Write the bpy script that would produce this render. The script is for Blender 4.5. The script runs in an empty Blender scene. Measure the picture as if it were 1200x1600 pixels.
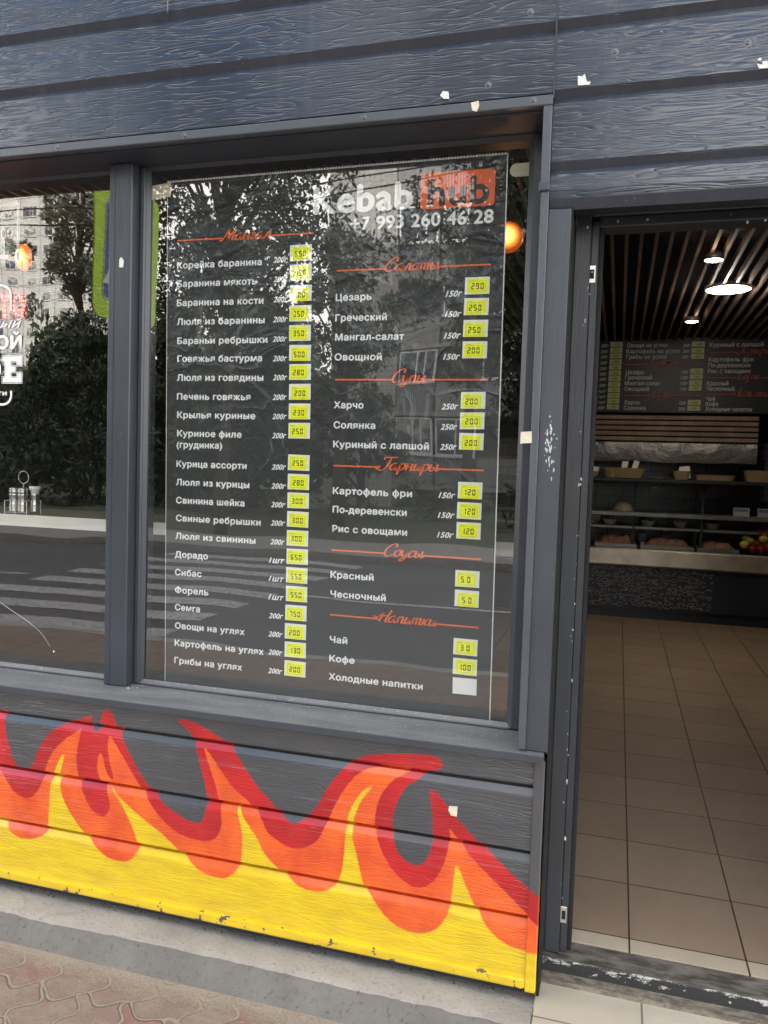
import bpy, math, random
import numpy as np
from mathutils import Vector, Matrix, noise as mnoise
R = math.radians
scene = bpy.context.scene
COL = scene.collection

# ------------------------------------------------------------------ camera
CAM = np.array([0.0, -2.3, 1.6]); F = 1242.87
YAW, PIT, ROL = -0.28541121, -0.05611489, 0.03191697
FW = np.array([math.sin(YAW)*math.cos(PIT), math.cos(YAW)*math.cos(PIT), math.sin(PIT)])
_r0 = np.array([math.cos(YAW), -math.sin(YAW), 0.0]); _u0 = np.cross(_r0, FW)
RT = _r0*math.cos(ROL)+_u0*math.sin(ROL); UP = np.cross(RT, FW)
cd = bpy.data.cameras.new("camera"); cam = bpy.data.objects.new("camera", cd); COL.objects.link(cam)
cam.matrix_world = Matrix(((RT[0], UP[0], -FW[0], CAM[0]), (RT[1], UP[1], -FW[1], CAM[1]), (RT[2], UP[2], -FW[2], CAM[2]), (0, 0, 0, 1)))
cd.sensor_fit = 'VERTICAL'; cd.sensor_height = 36.0; cd.lens = F*36.0/1600.0
cd.clip_start = 0.05; cd.clip_end = 2000
scene.camera = cam

# ------------------------------------------------------------------ sky, sun, exposure
SUN_EL, SUN_AZ = R(24), R(18)       # sun behind the kiosk, a little to the right of it
world = bpy.data.worlds.new("World"); scene.world = world; world.use_nodes = True
wn = world.node_tree.nodes; wl = world.node_tree.links
bg = wn["Background"]
sky = wn.new("ShaderNodeTexSky"); sky.sky_type = 'NISHITA'; sky.sun_disc = False
sky.sun_elevation = SUN_EL; sky.sun_rotation = SUN_AZ; sky.dust_density = 4.0; sky.air_density = 1.0; sky.ozone_density = 1.0
hs = wn.new("ShaderNodeHueSaturation"); hs.inputs['Saturation'].default_value = 1.25; hs.inputs['Value'].default_value = .85
wl.new(sky.outputs[0], hs.inputs['Color'])
# a pale evening cloud bank low in the sky, clear blue above it
wtc = wn.new("ShaderNodeTexCoord"); wsp = wn.new("ShaderNodeSeparateXYZ"); wl.new(wtc.outputs['Generated'], wsp.inputs[0])
wno = wn.new("ShaderNodeTexNoise"); wno.inputs['Scale'].default_value = 3.0; wno.inputs['Detail'].default_value = 6; wl.new(wtc.outputs['Generated'], wno.inputs['Vector'])
wma = wn.new("ShaderNodeMath"); wma.operation = 'MULTIPLY_ADD'; wma.inputs[1].default_value = .22; wl.new(wno.outputs[0], wma.inputs[0]); wl.new(wsp.outputs[2], wma.inputs[2])
wmr = wn.new("ShaderNodeMapRange"); wmr.inputs[1].default_value = .56; wmr.inputs[2].default_value = .47; wmr.interpolation_type = 'SMOOTHSTEP'; wl.new(wma.outputs[0], wmr.inputs[0])
wmx = wn.new("ShaderNodeMix"); wmx.data_type = 'RGBA'; wl.new(wmr.outputs[0], wmx.inputs[0]); wl.new(hs.outputs[0], wmx.inputs[6]); wmx.inputs[7].default_value = (9.0, 8.6, 8.1, 1)
# and a veil of bright high cloud, added overhead to light upward faces
wm2 = wn.new("ShaderNodeMapRange"); wm2.inputs[1].default_value = .72; wm2.inputs[2].default_value = .86; wm2.inputs[4].default_value = .85; wm2.interpolation_type = 'SMOOTHSTEP'; wl.new(wma.outputs[0], wm2.inputs[0])
wmy = wn.new("ShaderNodeMix"); wmy.data_type = 'RGBA'; wl.new(wm2.outputs[0], wmy.inputs[0]); wl.new(wmx.outputs[2], wmy.inputs[6]); wmy.inputs[7].default_value = (7.0, 6.9, 6.8, 1)
wl.new(wmy.outputs[2], bg.inputs[0])
bg.inputs[1].default_value = 0.15
sd = bpy.data.lights.new("sun", 'SUN'); sd.energy = 3.0; sd.angle = R(0.5); sd.color = (1.0, 0.97, 0.92)
so = bpy.data.objects.new("sun", sd); COL.objects.link(so)
sdir = Vector((math.sin(SUN_AZ)*math.cos(SUN_EL), math.cos(SUN_AZ)*math.cos(SUN_EL), math.sin(SUN_EL)))
so.rotation_euler = sdir.to_track_quat('Z', 'Y').to_euler(); so.location = (20, 60, 40)
scene.view_settings.view_transform = 'Standard'; scene.view_settings.look = 'None'
scene.view_settings.exposure = 1.85; scene.view_settings.gamma = 1.0
scene.render.engine = 'CYCLES'
scene.cycles.max_bounces = 8; scene.cycles.transparent_max_bounces = 12
scene.cycles.use_denoising = True

# ------------------------------------------------------------------ measuring helpers (true planes of the place)
def ray(px, py): return RT*(px-600)/F + UP*(800-py)/F + FW
def at(px, py, y):
    d = ray(px, py); return Vector(CAM + d*(y-CAM[1])/d[1])
def atz(px, py, z):
    d = ray(px, py); return Vector(CAM + d*(z-CAM[2])/d[2])
GLASS_Y = 0.170
def mir(px, py, z):                 # ground point seen mirrored in the window glass
    p = atz(px, py, z); return Vector((p.x, 2*GLASS_Y-p.y, z))
def mirY(px, py, y):                # point on the plane y behind the viewer, seen mirrored in the glass
    p = at(px, py, 2*GLASS_Y-y); return Vector((p.x, y, p.z))

# ------------------------------------------------------------------ mesh helpers
class MB:
    def __init__(s): s.v = []; s.f = []; s.m = []
    def quad(s, a, b, c, d, m=0):
        n = len(s.v); s.v += [tuple(a), tuple(b), tuple(c), tuple(d)]; s.f.append((n, n+1, n+2, n+3)); s.m.append(m)
    def poly(s, pts, m=0):
        n = len(s.v); s.v += [tuple(p) for p in pts]; s.f.append(tuple(range(n, n+len(pts)))); s.m.append(m)
    def box(s, x0, x1, y0, y1, z0, z1, m=0, bev=0.0):
        if bev > 0:
            b = min(bev, (x1-x0)*.45, (y1-y0)*.45, (z1-z0)*.45)
            P = {}
            n = len(s.v); 
            for ix, X in enumerate((x0, x1)):
                for iy, Y in enumerate((y0, y1)):
                    for iz, Z in enumerate((z0, z1)):
                        sx, sy, sz = (1, -1)[ix]*b, (1, -1)[iy]*b, (1, -1)[iz]*b
                        for ax, q in enumerate(((X, Y+sy, Z+sz), (X+sx, Y, Z+sz), (X+sx, Y+sy, Z))):
                            P[ix, iy, iz, ax] = len(s.v); s.v.append(q)
            def F_(l, flip=False):
                s.f.append(tuple(P[k] for k in (l[::-1] if flip else l))); s.m.append(m)
            for i in (0, 1):
                F_([(i, 0, 0, 0), (i, 0, 1, 0), (i, 1, 1, 0), (i, 1, 0, 0)], i == 1)
                F_([(0, i, 0, 1), (1, i, 0, 1), (1, i, 1, 1), (0, i, 1, 1)], i == 1)
                F_([(0, 0, i, 2), (0, 1, i, 2), (1, 1, i, 2), (1, 0, i, 2)], i == 1)
            for a in (0, 1):
                for c in (0, 1):
                    F_([(a, c, 0, 0), (a, c, 1, 0), (a, c, 1, 1), (a, c, 0, 1)], (a+c) % 2 == 0)
                    F_([(a, 0, c, 0), (a, 1, c, 0), (a, 1, c, 2), (a, 0, c, 2)], (a+c) % 2 == 1)
                    F_([(0, a, c, 1), (1, a, c, 1), (1, a, c, 2), (0, a, c, 2)], (a+c) % 2 == 0)
            for a in (0, 1):
                for b_ in (0, 1):
                    for c in (0, 1):
                        F_([(a, b_, c, 0), (a, b_, c, 1), (a, b_, c, 2)], (a+b_+c) % 2 == 1)
            return
        n = len(s.v)
        s.v += [(x0, y0, z0), (x1, y0, z0), (x1, y1, z0), (x0, y1, z0), (x0, y0, z1), (x1, y0, z1), (x1, y1, z1), (x0, y1, z1)]
        for q in ((0, 3, 2, 1), (4, 5, 6, 7), (0, 1, 5, 4), (1, 2, 6, 5), (2, 3, 7, 6), (3, 0, 4, 7)):
            s.f.append(tuple(n+i for i in q)); s.m.append(m)
    def tube(s, pts, rad, seg=8, m=0, caps=True):
        pts = [Vector(p) for p in pts]; N = len(pts)
        rads = rad if isinstance(rad, (list, tuple)) else [rad]*N
        n = len(s.v); t0 = (pts[1]-pts[0]).normalized()
        a = Vector((0, 0, 1)) if abs(t0.z) < .9 else Vector((1, 0, 0))
        u = t0.cross(a).normalized()
        for i, p in enumerate(pts):
            t = (pts[min(i+1, N-1)]-pts[max(i-1, 0)]).normalized()
            u = (u - t*u.dot(t)).normalized(); w = t.cross(u)
            for k in range(seg):
                an = 2*math.pi*k/seg
                s.v.append(tuple(p+(u*math.cos(an)+w*math.sin(an))*rads[i]))
        for i in range(N-1):
            for k in range(seg):
                k2 = (k+1) % seg
                s.f.append((n+i*seg+k, n+i*seg+k2, n+(i+1)*seg+k2, n+(i+1)*seg+k)); s.m.append(m)
        if caps:
            s.f.append(tuple(n+k for k in range(seg))[::-1]); s.m.append(m)
            s.f.append(tuple(n+(N-1)*seg+k for k in range(seg))); s.m.append(m)
    def lathe(s, prof, c=(0, 0, 0), seg=20, m=0):
        n = len(s.v); N = len(prof)
        for (r_, z_) in prof:
            for k in range(seg):
                an = 2*math.pi*k/seg
                s.v.append((c[0]+r_*math.cos(an), c[1]+r_*math.sin(an), c[2]+z_))
        for i in range(N-1):
            for k in range(seg):
                k2 = (k+1) % seg
                s.f.append((n+i*seg+k, n+i*seg+k2, n+(i+1)*seg+k2, n+(i+1)*seg+k)); s.m.append(m)
    def prism(s, pts2, y0, y1, m=0):      # outline in x,z extruded in y (y0 is the front)
        N = len(pts2); n = len(s.v)
        s.v += [(x, y0, z) for x, z in pts2] + [(x, y1, z) for x, z in pts2]
        s.f.append(tuple(range(n, n+N))); s.m.append(m)
        s.f.append(tuple(range(n+N, n+2*N))[::-1]); s.m.append(m)
        for i in range(N):
            j = (i+1) % N
            s.f.append((n+i, n+N+i, n+N+j, n+j)); s.m.append(m)
    def merge(s, mesh, M, m=0):
        n = len(s.v); s.v += [tuple(M @ v.co) for v in mesh.vertices]
        for p in mesh.polygons: s.f.append(tuple(n+i for i in p.vertices)); s.m.append(m)
    def build(s, name, mats, parent=None, smooth=False, loc=None):
        me = bpy.data.meshes.new(name); me.from_pydata(s.v, [], s.f)
        mats = mats if isinstance(mats, (list, tuple)) else [mats]
        for q in mats: me.materials.append(q)
        me.polygons.foreach_set('material_index', s.m)
        if smooth: me.polygons.foreach_set('use_smooth', [True]*len(s.f))
        me.update()
        o = bpy.data.objects.new(name, me); COL.objects.link(o)
        if parent is not None: o.parent = parent
        if loc is not None:
            o.location = loc
        return o
def tag(o, label=None, cat=None, group=None, kind=None):
    if label: o['label'] = label
    if cat: o['category'] = cat
    if group: o['group'] = group
    if kind: o['kind'] = kind
    return o
def empty(name, loc, label, cat, group=None):
    o = bpy.data.objects.new(name, None); COL.objects.link(o); o.location = loc; o.empty_display_size = .1
    return tag(o, label, cat, group)
def child(mb, name, mats, root, smooth=False):          # world coordinates kept, under a root with only a location
    o = mb.build(name, mats, root, smooth)
    w = Vector((0, 0, 0)); p = root
    while p is not None: w += p.location; p = p.parent
    for v in o.data.vertices: v.co -= w
    return o
def copy_tree(o, parent=None):
    c = o.copy(); COL.objects.link(c); c.parent = parent
    for ch in o.children: copy_tree(ch, c)
    return c

# ------------------------------------------------------------------ materials
class NT:
    def __init__(s, name):
        s.mat = bpy.data.materials.new(name); s.mat.use_nodes = True; s.t = s.mat.node_tree
        s.b = s.t.nodes['Principled BSDF']; s.out = s.t.nodes['Material Output']
    def n(s, typ, **kw):
        nd = s.t.nodes.new(typ)
        for k, v in kw.items(): setattr(nd, k, v)
        return nd
    def l(s, a, b): s.t.links.new(a, b)
    def set(s, **kw):
        for k, v in kw.items():
            k = k.replace('_', ' ')
            i = s.b.inputs[k]
            if hasattr(v, 'links') or hasattr(v, 'is_linked'): s.l(v, i)
            else: i.default_value = (*v, 1) if isinstance(v, tuple) and len(v) == 3 else v
    def val(s, sock, v):
        if hasattr(v, 'is_linked'): s.l(v, sock)
        else: sock.default_value = (*v, 1) if isinstance(v, tuple) and len(v) == 3 and len(sock.default_value) == 4 else v
    def math(s, op, a, b=0.0, clamp=False):
        m = s.n('ShaderNodeMath', operation=op, use_clamp=clamp); s.val(m.inputs[0], a); s.val(m.inputs[1], b); return m.outputs[0]
    def mix(s, f, a, b):
        m = s.n('ShaderNodeMix', data_type='RGBA'); s.val(m.inputs[0], f); s.val(m.inputs[6], a); s.val(m.inputs[7], b); return m.outputs[2]
    def coord(s, scale=(1, 1, 1), kind='Object'):
        tc = s.n('ShaderNodeTexCoord'); mp = s.n('ShaderNodeMapping'); mp.inputs['Scale'].default_value = scale
        s.l(tc.outputs[kind], mp.inputs['Vector']); return mp.outputs[0]
    def noise(s, vec, scale=5, detail=3, rough=.5, dist=0.0):
        t = s.n('ShaderNodeTexNoise'); s.l(vec, t.inputs['Vector'])
        t.inputs['Scale'].default_value = scale; t.inputs['Detail'].default_value = detail
        t.inputs['Roughness'].default_value = rough; t.inputs['Distortion'].default_value = dist
        return t.outputs[0]
    def rng(s, v, a, b, c=0.0, d=1.0, smooth=False):
        m = s.n('ShaderNodeMapRange'); m.clamp = True
        if smooth: m.interpolation_type = 'SMOOTHSTEP'
        s.val(m.inputs[0], v); m.inputs[1].default_value = a; m.inputs[2].default_value = b
        m.inputs[3].default_value = c; m.inputs[4].default_value = d; return m.outputs[0]
    def bump(s, h, dist=.001, strength=1.0, normal=None):
        b = s.n('ShaderNodeBump'); b.inputs['Distance'].default_value = dist; b.inputs['Strength'].default_value = strength
        s.l(h, b.inputs['Height'])
        if normal is not None: s.l(normal, b.inputs['Normal'])
        return b.outputs[0]
def simple(name, col, rough=.6, metal=0.0, var=.12, vscale=8, bump=0.0, bscale=60, spec=.5):
    t = NT(name); v = t.coord()
    nz = t.noise(v, vscale, 4)
    c = t.mix(t.rng(nz, .3, .7), tuple(k*(1-var) for k in col), tuple(min(1, k*(1+var)) for k in col))
    t.set(Base_Color=c, Roughness=rough, Metallic=metal, Specular_IOR_Level=spec)
    if bump: t.set(Normal=t.bump(t.noise(v, bscale, 3), bump))
    return t.mat
def emit(name, col, strength, base=(.8, .8, .8)):
    t = NT(name); t.set(Base_Color=base, Emission_Color=col, Emission_Strength=strength); return t.mat

def grain(t, v, freq=10.0, ripple=.22, wig=.05):            # embossed wood grain: contour lines of a stretched noise
    m1 = t.n('ShaderNodeMapping'); m1.inputs['Scale'].default_value = (2.4, 1, 30); t.l(v, m1.inputs['Vector'])
    m3 = t.n('ShaderNodeMapping'); m3.inputs['Scale'].default_value = (17, 1, 26); t.l(v, m3.inputs['Vector'])
    n1 = t.math('ADD', t.noise(m1.outputs[0], 1.0, 2.5, .5, .25), t.math('MULTIPLY', t.noise(m3.outputs[0], 1.0, 1.0), wig))
    ph = t.math('PINGPONG', t.math('MULTIPLY', n1, freq), .5)
    line = t.rng(ph, 0.0, .15, 0.0, 1.0, True)
    m2 = t.n('ShaderNodeMapping'); m2.inputs['Scale'].default_value = (6, 1, 50); t.l(v, m2.inputs['Vector'])
    n2 = t.noise(m2.outputs[0], 1.0, 1.0, .5)
    brk = t.rng(n2, .34, .46)
    line = t.math('MAXIMUM', line, t.math('SUBTRACT', 1.0, brk))
    soft = t.noise(m1.outputs[0], 2.0, 3.0)
    rp = t.math('MULTIPLY', t.rng(ph, 0.0, .5, 0, 1, True), ripple*2)
    h = t.math('ADD', t.math('ADD', t.math('MULTIPLY', line, 1-ripple), rp), t.math('MULTIPLY', soft, .22))
    return h, line

def paint_siding(name, depth=.0007):
    t = NT(name); v = t.coord()
    h, line = grain(t, v)
    nz = t.noise(v, 3.0, 4)
    c = t.mix(t.rng(nz, .3, .7), (.027, .035, .053), (.037, .046, .066))
    dust = t.noise(v, 90, 2)
    c = t.mix(t.rng(dust, .70, .78, 0, .35), c, (.25, .25, .24))
    streak = t.noise(t.coord((9, 1, .5)), 1.5, 5, .6)
    c = t.mix(t.rng(streak, .52, .75, 0, .16), c, (.15, .155, .16))
    sy = t.n('ShaderNodeSeparateXYZ'); t.l(v, sy.inputs[0]); h = t.math('MULTIPLY', h, t.math('LESS_THAN', sy.outputs[1], .0006))
    big = t.noise(t.coord((1.2, 1, 4)), 2.0, 2)
    nb = t.bump(big, .006, .5)
    t.set(Base_Color=c, Roughness=t.rng(nz, .3, .7, .16, .22), Specular_IOR_Level=.8, Coat_Weight=.0, Coat_Roughness=.18, Normal=t.bump(h, depth, 1.0, nb))
    return t.mat
def paint_flat(name, col=(.050, .054, .062), rough=.42, chips=0.0, chipcol=(.6, .6, .58)):
    t = NT(name); v = t.coord()
    nz = t.noise(v, 4.0, 5)
    c = t.mix(t.rng(nz, .3, .7), tuple(k*.88 for k in col), tuple(k*1.12 for k in col))
    dz = t.noise(v, 140, 2)
    c = t.mix(t.rng(dz, .70, .76, 0, .4), c, (.28, .28, .27))
    if chips > 0:
        ch = t.noise(v, 22, 8, .7)
        c = t.mix(t.rng(ch, .70-chips, .72-chips), c, chipcol)
    t.set(Base_Color=c, Roughness=rough, Normal=t.bump(t.noise(t.coord((40, 40, 3)), 3, 3), .0006))
    return t.mat

def flame_paint(grainy=True):          # grey boards with three hand-painted colour fields (signed distances kept per vertex)
    t = NT('flame_painted_boards'); v = t.coord()
    h, line = grain(t, v, 11.5, .8, .09)
    nz = t.noise(v, 4.0, 4)
    wob = t.math('MULTIPLY', t.math('SUBTRACT', t.noise(v, 60, 3), .5), .006)
    def field(nm, soft=.0022):
        a = t.n('ShaderNodeAttribute', attribute_name=nm); return t.rng(t.math('ADD', a.outputs['Fac'], wob), -soft, soft)
    g = t.mix(t.rng(nz, .3, .7), (.054, .058, .066), (.070, .075, .083))
    stroke = t.noise(t.coord((26, 1, 5)), 1.0, 3, .5, 1.0)
    red = t.mix(t.rng(t.noise(t.coord((4, 1, 5)), 1.0, 3), .42, .62), (.52, .013, .016), (.38, .008, .014))
    org = t.mix(t.rng(t.noise(t.coord((9, 1, 7)), 1.0, 4), .4, .66), (.80, .125, .018), (.66, .075, .016))
    yel = t.mix(t.rng(t.noise(t.coord((5, 1, 22)), 1.3, 4), .4, .7), (.74, .53, .012), (.62, .42, .012))
    c = t.mix(field('paint_red'), g, red); c = t.mix(field('paint_orange'), c, org); c = t.mix(field('paint_yellow', .003), c, yel)
    dirt = t.noise(v, 30, 6, .7)
    c = t.mix(t.rng(dirt, .62, .75, 0, .35), c, (.12, .09, .06))
    worn = t.n('ShaderNodeAttribute', attribute_name='worn')
    chip = t.rng(t.math('ADD', t.noise(v, 21, 7, .62), t.math('MULTIPLY', worn.outputs['Fac'], .20)), .800, .810)
    c = t.mix(chip, c, (.10, .085, .07))
    t.set(Base_Color=c, Roughness=.24, Specular_IOR_Level=.9, Coat_Weight=.5, Coat_Roughness=.12)
    if grainy:                        # the bevels between the boards are smooth
        sy = t.n('ShaderNodeSeparateXYZ'); t.l(v, sy.inputs[0]); t.set(Normal=t.bump(t.math('MULTIPLY', h, t.math('LESS_THAN', sy.outputs[1], .0006)), .0005))
    return t.mat

M = {}
M['siding'] = paint_siding('dark_grey_board_paint')
M['flame'] = flame_paint(); M['flame_smooth'] = flame_paint(False)
M['trim'] = paint_flat('dark_grey_trim_paint', (.050, .057, .069))
M['trimlight'] = paint_flat('grey_metal_trim_paint', (.080, .089, .104), .30)
M['frame'] = paint_flat('dark_grey_frame_paint', (.042, .049, .062), .33)
M['frame_chip'] = paint_flat('chipped_dark_frame_paint', (.032, .036, .042), .4, .0)
M['navy'] = paint_flat('dark_soffit_paint', (.030, .036, .050), .5)
M['black'] = simple('black_rubber', (.012, .012, .013), .8, bump=.003, bscale=300)
M['dark'] = simple('dark_interior', (.045, .050, .062), .7)
M['white'] = simple('white_vinyl', (.82, .83, .82), .5, var=.03)
M['tagwhite'] = simple('white_tag_card', (.80, .82, .82), .35, var=.04)
M['primer'] = simple('pale_primer', (.50, .50, .48), .7, var=.25, vscale=60)
M['screw'] = simple('zinc_screw', (.17, .17, .18), .45, 1.0)
M['steel'] = simple('brushed_steel', (.62, .61, .58), .3, 1.0, var=.15, vscale=12)

def window_glass():
    t = NT('window_glass'); t.t.nodes.remove(t.b)
    g = t.n('ShaderNodeBsdfGlossy'); g.inputs['Roughness'].default_value = 0.0; g.inputs['Color'].default_value = (1, 1, 1, 1)
    tr = t.n('ShaderNodeBsdfTransparent'); tr.inputs['Color'].default_value = (.96, .975, .965, 1)
    lw = t.n('ShaderNodeLayerWeight'); lw.inputs['Blend'].default_value = .5
    fr = t.math('ADD', .20, t.math('MULTIPLY', t.math('POWER', lw.outputs['Facing'], 5.0), .8))
    wav = t.bump(t.noise(t.coord((1.2, 1, .8)), 1.6, 1), .0035, 1.0)
    t.l(wav, g.inputs['Normal'])
    mx = t.n('ShaderNodeMixShader'); t.l(fr, mx.inputs[0]); t.l(tr.outputs[0], mx.inputs[1]); t.l(g.outputs[0], mx.inputs[2])
    t.l(mx.outputs[0], t.out.inputs[0]); return t.mat
M['glass'] = window_glass()
def case_glass():
    t = NT('display_case_glass'); t.t.nodes.remove(t.b)
    g = t.n('ShaderNodeBsdfGlossy'); g.inputs['Roughness'].default_value = 0.02
    tr = t.n('ShaderNodeBsdfTransparent'); tr.inputs['Color'].default_value = (.9, .93, .93, 1)
    lw = t.n('ShaderNodeLayerWeight'); lw.inputs['Blend'].default_value = .5
    fr = t.math('ADD', .11, t.math('MULTIPLY', t.math('POWER', lw.outputs['Facing'], 5.0), .9))
    mx = t.n('ShaderNodeMixShader'); t.l(fr, mx.inputs[0]); t.l(tr.outputs[0], mx.inputs[1]); t.l(g.outputs[0], mx.inputs[2])
    t.l(mx.outputs[0], t.out.inputs[0]); return t.mat
M['case'] = case_glass()

# ================================================================== THE KIOSK
XL, XR = -6.0, 4.2
KI = empty('kiosk', (-1.0, 0, 0), 'dark grey boarded kebab kiosk with flame-painted base and open doorway', 'kiosk')
def kpart(mb, name, mats, smooth=False, root=None): return child(mb, name, mats, root or KI, smooth)

G = .020; GD = .015
def profile(ztop, zbot, grooves, step=None, lap=False):          # (z, y) from the top down, V-groove below every board
    pts = [(ztop, 0.0)]
    for g in grooves:
        pts += [(g+.0150, 0.0), (g+.0130, .004), (g+.0125, .034), (g-.001, .034), (g-.0015, .0125), (g-.020, 0.0015), (g-.026, .0)] if lap else [(g+G, 0.0), (g, GD), (g-G*.75, .0035), (g-G, 0.0)]
    pts.append((zbot, 0.0))
    if step:
        out = []
        for (a, b) in zip(pts[:-1], pts[1:]):
            n = max(1, int(math.ceil((a[0]-b[0])/step)))
            for i in range(n): out.append((a[0]+(b[0]-a[0])*i/n, a[1]+(b[1]-a[1])*i/n))
        out.append(pts[-1]); pts = out
    return pts
def siding(x0, x1, prof, dx, y=0.0):
    mb = MB(); nx = max(1, int(round((x1-x0)/dx)))
    for (z, yy) in prof:
        for i in range(nx+1): mb.v.append((x0+(x1-x0)*i/nx, y+yy, z))
    w = nx+1
    for j in range(len(prof)-1):
        for i in range(nx):
            mb.f.append((j*w+i, (j+1)*w+i, (j+1)*w+i+1, j*w+i+1)); mb.m.append(0)
    return mb

# ---- flame fields, traced on the wall plane
def A(pts): return [(at(x/2.6667, 1050+y/2.6667, 0).x, at(x/2.6667, 1050+y/2.6667, 0).z) for x, y in pts]
def B(pts): return [(at(400+x/2.609, 1100+y/2.609, 0).x, at(400+x/2.609, 1100+y/2.609, 0).z) for x, y in pts]
def smooth_line(p, n=4):
    p = [np.array(q) for q in p]; out = []
    for i in range(len(p)-1):
        a, b, c, d = p[max(i-1, 0)], p[i], p[i+1], p[min(i+2, len(p)-1)]
        for k in range(n):
            t = k/n
            out.append(.5*((2*b)+(c-a)*t+(2*a-5*b+4*c-d)*t*t+(3*b-a-3*c+d)*t**3))
    out.append(p[-1]); return out
RED = A([(-60, 160), (0, 158), (14, 165), (20, 200), (26, 260), (45, 330), (70, 390), (100, 402), (134, 388), (165, 310), (210, 250), (270, 215), (330, 195), (380, 182), (384, 192), (372, 220), (390, 245), (405, 248), (416, 215), (424, 175), (445, 157), (466, 170), (480, 205), (505, 260), (545, 350), (590, 430), (640, 500), (690, 555), (750, 600), (800, 625), (830, 630), (850, 600), (862, 540), (855, 470), (835, 390), (815, 310), (790, 250), (755, 218), (742, 203), (760, 197), (820, 215), (880, 250), (940, 290), (985, 345), (1040, 430), (1090, 500)]) + \
      B([(40, 372), (85, 430), (120, 470), (150, 487), (180, 480), (215, 455), (255, 405), (300, 330), (360, 260), (430, 215), (520, 203), (620, 203), (720, 210), (750, 228), (762, 245), (745, 266), (700, 280), (650, 315), (622, 330), (590, 370), (565, 430), (555, 500), (565, 570), (590, 620), (630, 650), (660, 658), (690, 640), (710, 600), (720, 540), (718, 450), (710, 380), (715, 350), (740, 365), (790, 430), (850, 500), (900, 555), (970, 620), (1040, 690), (1105, 745), (1180, 790)])
ORA = A([(-60, 390), (0, 415), (30, 455), (60, 500), (100, 525), (130, 520), (160, 490), (180, 440), (190, 400), (215, 340), (260, 290), (310, 255), (336, 238), (326, 300), (318, 350), (325, 420), (345, 500), (380, 570), (425, 603), (450, 585), (457, 550), (440, 480), (410, 430), (405, 380), (415, 338), (428, 352), (440, 410), (463, 447), (473, 440), (456, 370), (449, 310), (458, 263), (480, 300), (510, 350), (550, 420), (600, 500), (640, 570), (690, 630), (750, 675), (800, 695), (860, 705), (900, 690), (920, 650), (922, 600), (910, 520), (885, 430), (865, 370), (852, 316), (880, 350), (920, 410), (970, 480), (1040, 545), (1085, 605)]) + \
      B([(45, 520), (100, 565), (150, 587), (200, 585), (250, 555), (280, 500), (305, 450), (340, 380), (390, 310), (440, 272), (500, 262), (560, 266), (625, 276), (560, 310), (510, 370), (490, 430), (485, 500), (505, 580), (545, 660), (600, 720), (650, 748), (700, 740), (740, 700), (770, 640), (785, 580), (792, 540), (789, 508), (815, 540), (850, 590), (910, 660), (980, 730), (1050, 800), (1130, 880), (1190, 930)])
YEL = A([(-60, 570), (0, 600), (20, 620), (40, 660), (80, 690), (130, 695), (180, 680), (200, 640), (205, 560), (210, 480), (225, 420), (245, 370), (268, 338), (256, 400), (249, 450), (260, 520), (300, 600), (350, 670), (400, 730), (450, 775), (510, 790), (550, 780), (575, 740), (570, 700), (540, 620), (500, 540), (460, 483), (520, 545), (600, 615), (670, 670), (730, 730), (790, 790), (850, 840), (920, 858), (960, 850), (1000, 800), (1010, 720), (1005, 650), (984, 556), (1020, 615), (1080, 710)]) + \
      B([(20, 588), (50, 630), (100, 680), (150, 725), (200, 755), (260, 765), (310, 750), (340, 710), (355, 650), (362, 570), (370, 490), (390, 420), (430, 360), (476, 334), (430, 392), (402, 460), (392, 530), (410, 620), (440, 740), (480, 800), (530, 870), (600, 920), (670, 935), (730, 920), (775, 870), (795, 800), (805, 720), (818, 658), (850, 730), (890, 820), (950, 920), (1020, 980), (1090, 1003), (1190, 1015)])
def close(poly):
    p = smooth_line(poly); z0 = -1.0
    return np.array([(-9.0, p[0][1])]+[tuple(q) for q in p]+[(2.0, p[-1][1]), (2.0, z0), (-9.0, z0)])
FIELDS = {'paint_red': close(RED), 'paint_orange': close(ORA), 'paint_yellow': close(YEL)}
def sdf(P, poly):
    x, z = P[:, 0], P[:, 1]; d = np.full(len(P), 1e9); ins = np.zeros(len(P), bool)
    for i in range(len(poly)):
        a, b = poly[i], poly[(i+1) % len(poly)]; e = b-a; L = e@e
        if L < 1e-14: continue
        t = np.clip(((x-a[0])*e[0]+(z-a[1])*e[1])/L, 0, 1)
        d = np.minimum(d, (x-a[0]-t*e[0])**2+(z-a[1]-t*e[1])**2)
        c = ((a[1] > z) != (b[1] > z))
        with np.errstate(divide='ignore', invalid='ignore'):
            ins ^= c & (x < (b[0]-a[0])*(z-a[1])/(b[1]-a[1])+a[0])
    d = np.sqrt(d); return np.where(ins, d, -d)
def add_fields(o, worn=0.0):
    me = o.data; n = len(me.vertices); co = np.empty(n*3); me.vertices.foreach_get('co', co); co = co.reshape(-1, 3)
    P = np.stack([co[:, 0]+KI.location.x, co[:, 2]], 1)
    for k, poly in FIELDS.items():
        a = me.attributes.new(k, 'FLOAT', 'POINT'); a.data.foreach_set('value', np.clip(sdf(P, poly), -.05, .05).astype(np.float32))
    a = me.attributes.new('worn', 'FLOAT', 'POINT'); a.data.foreach_set('value', np.full(n, worn, np.float32))

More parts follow.
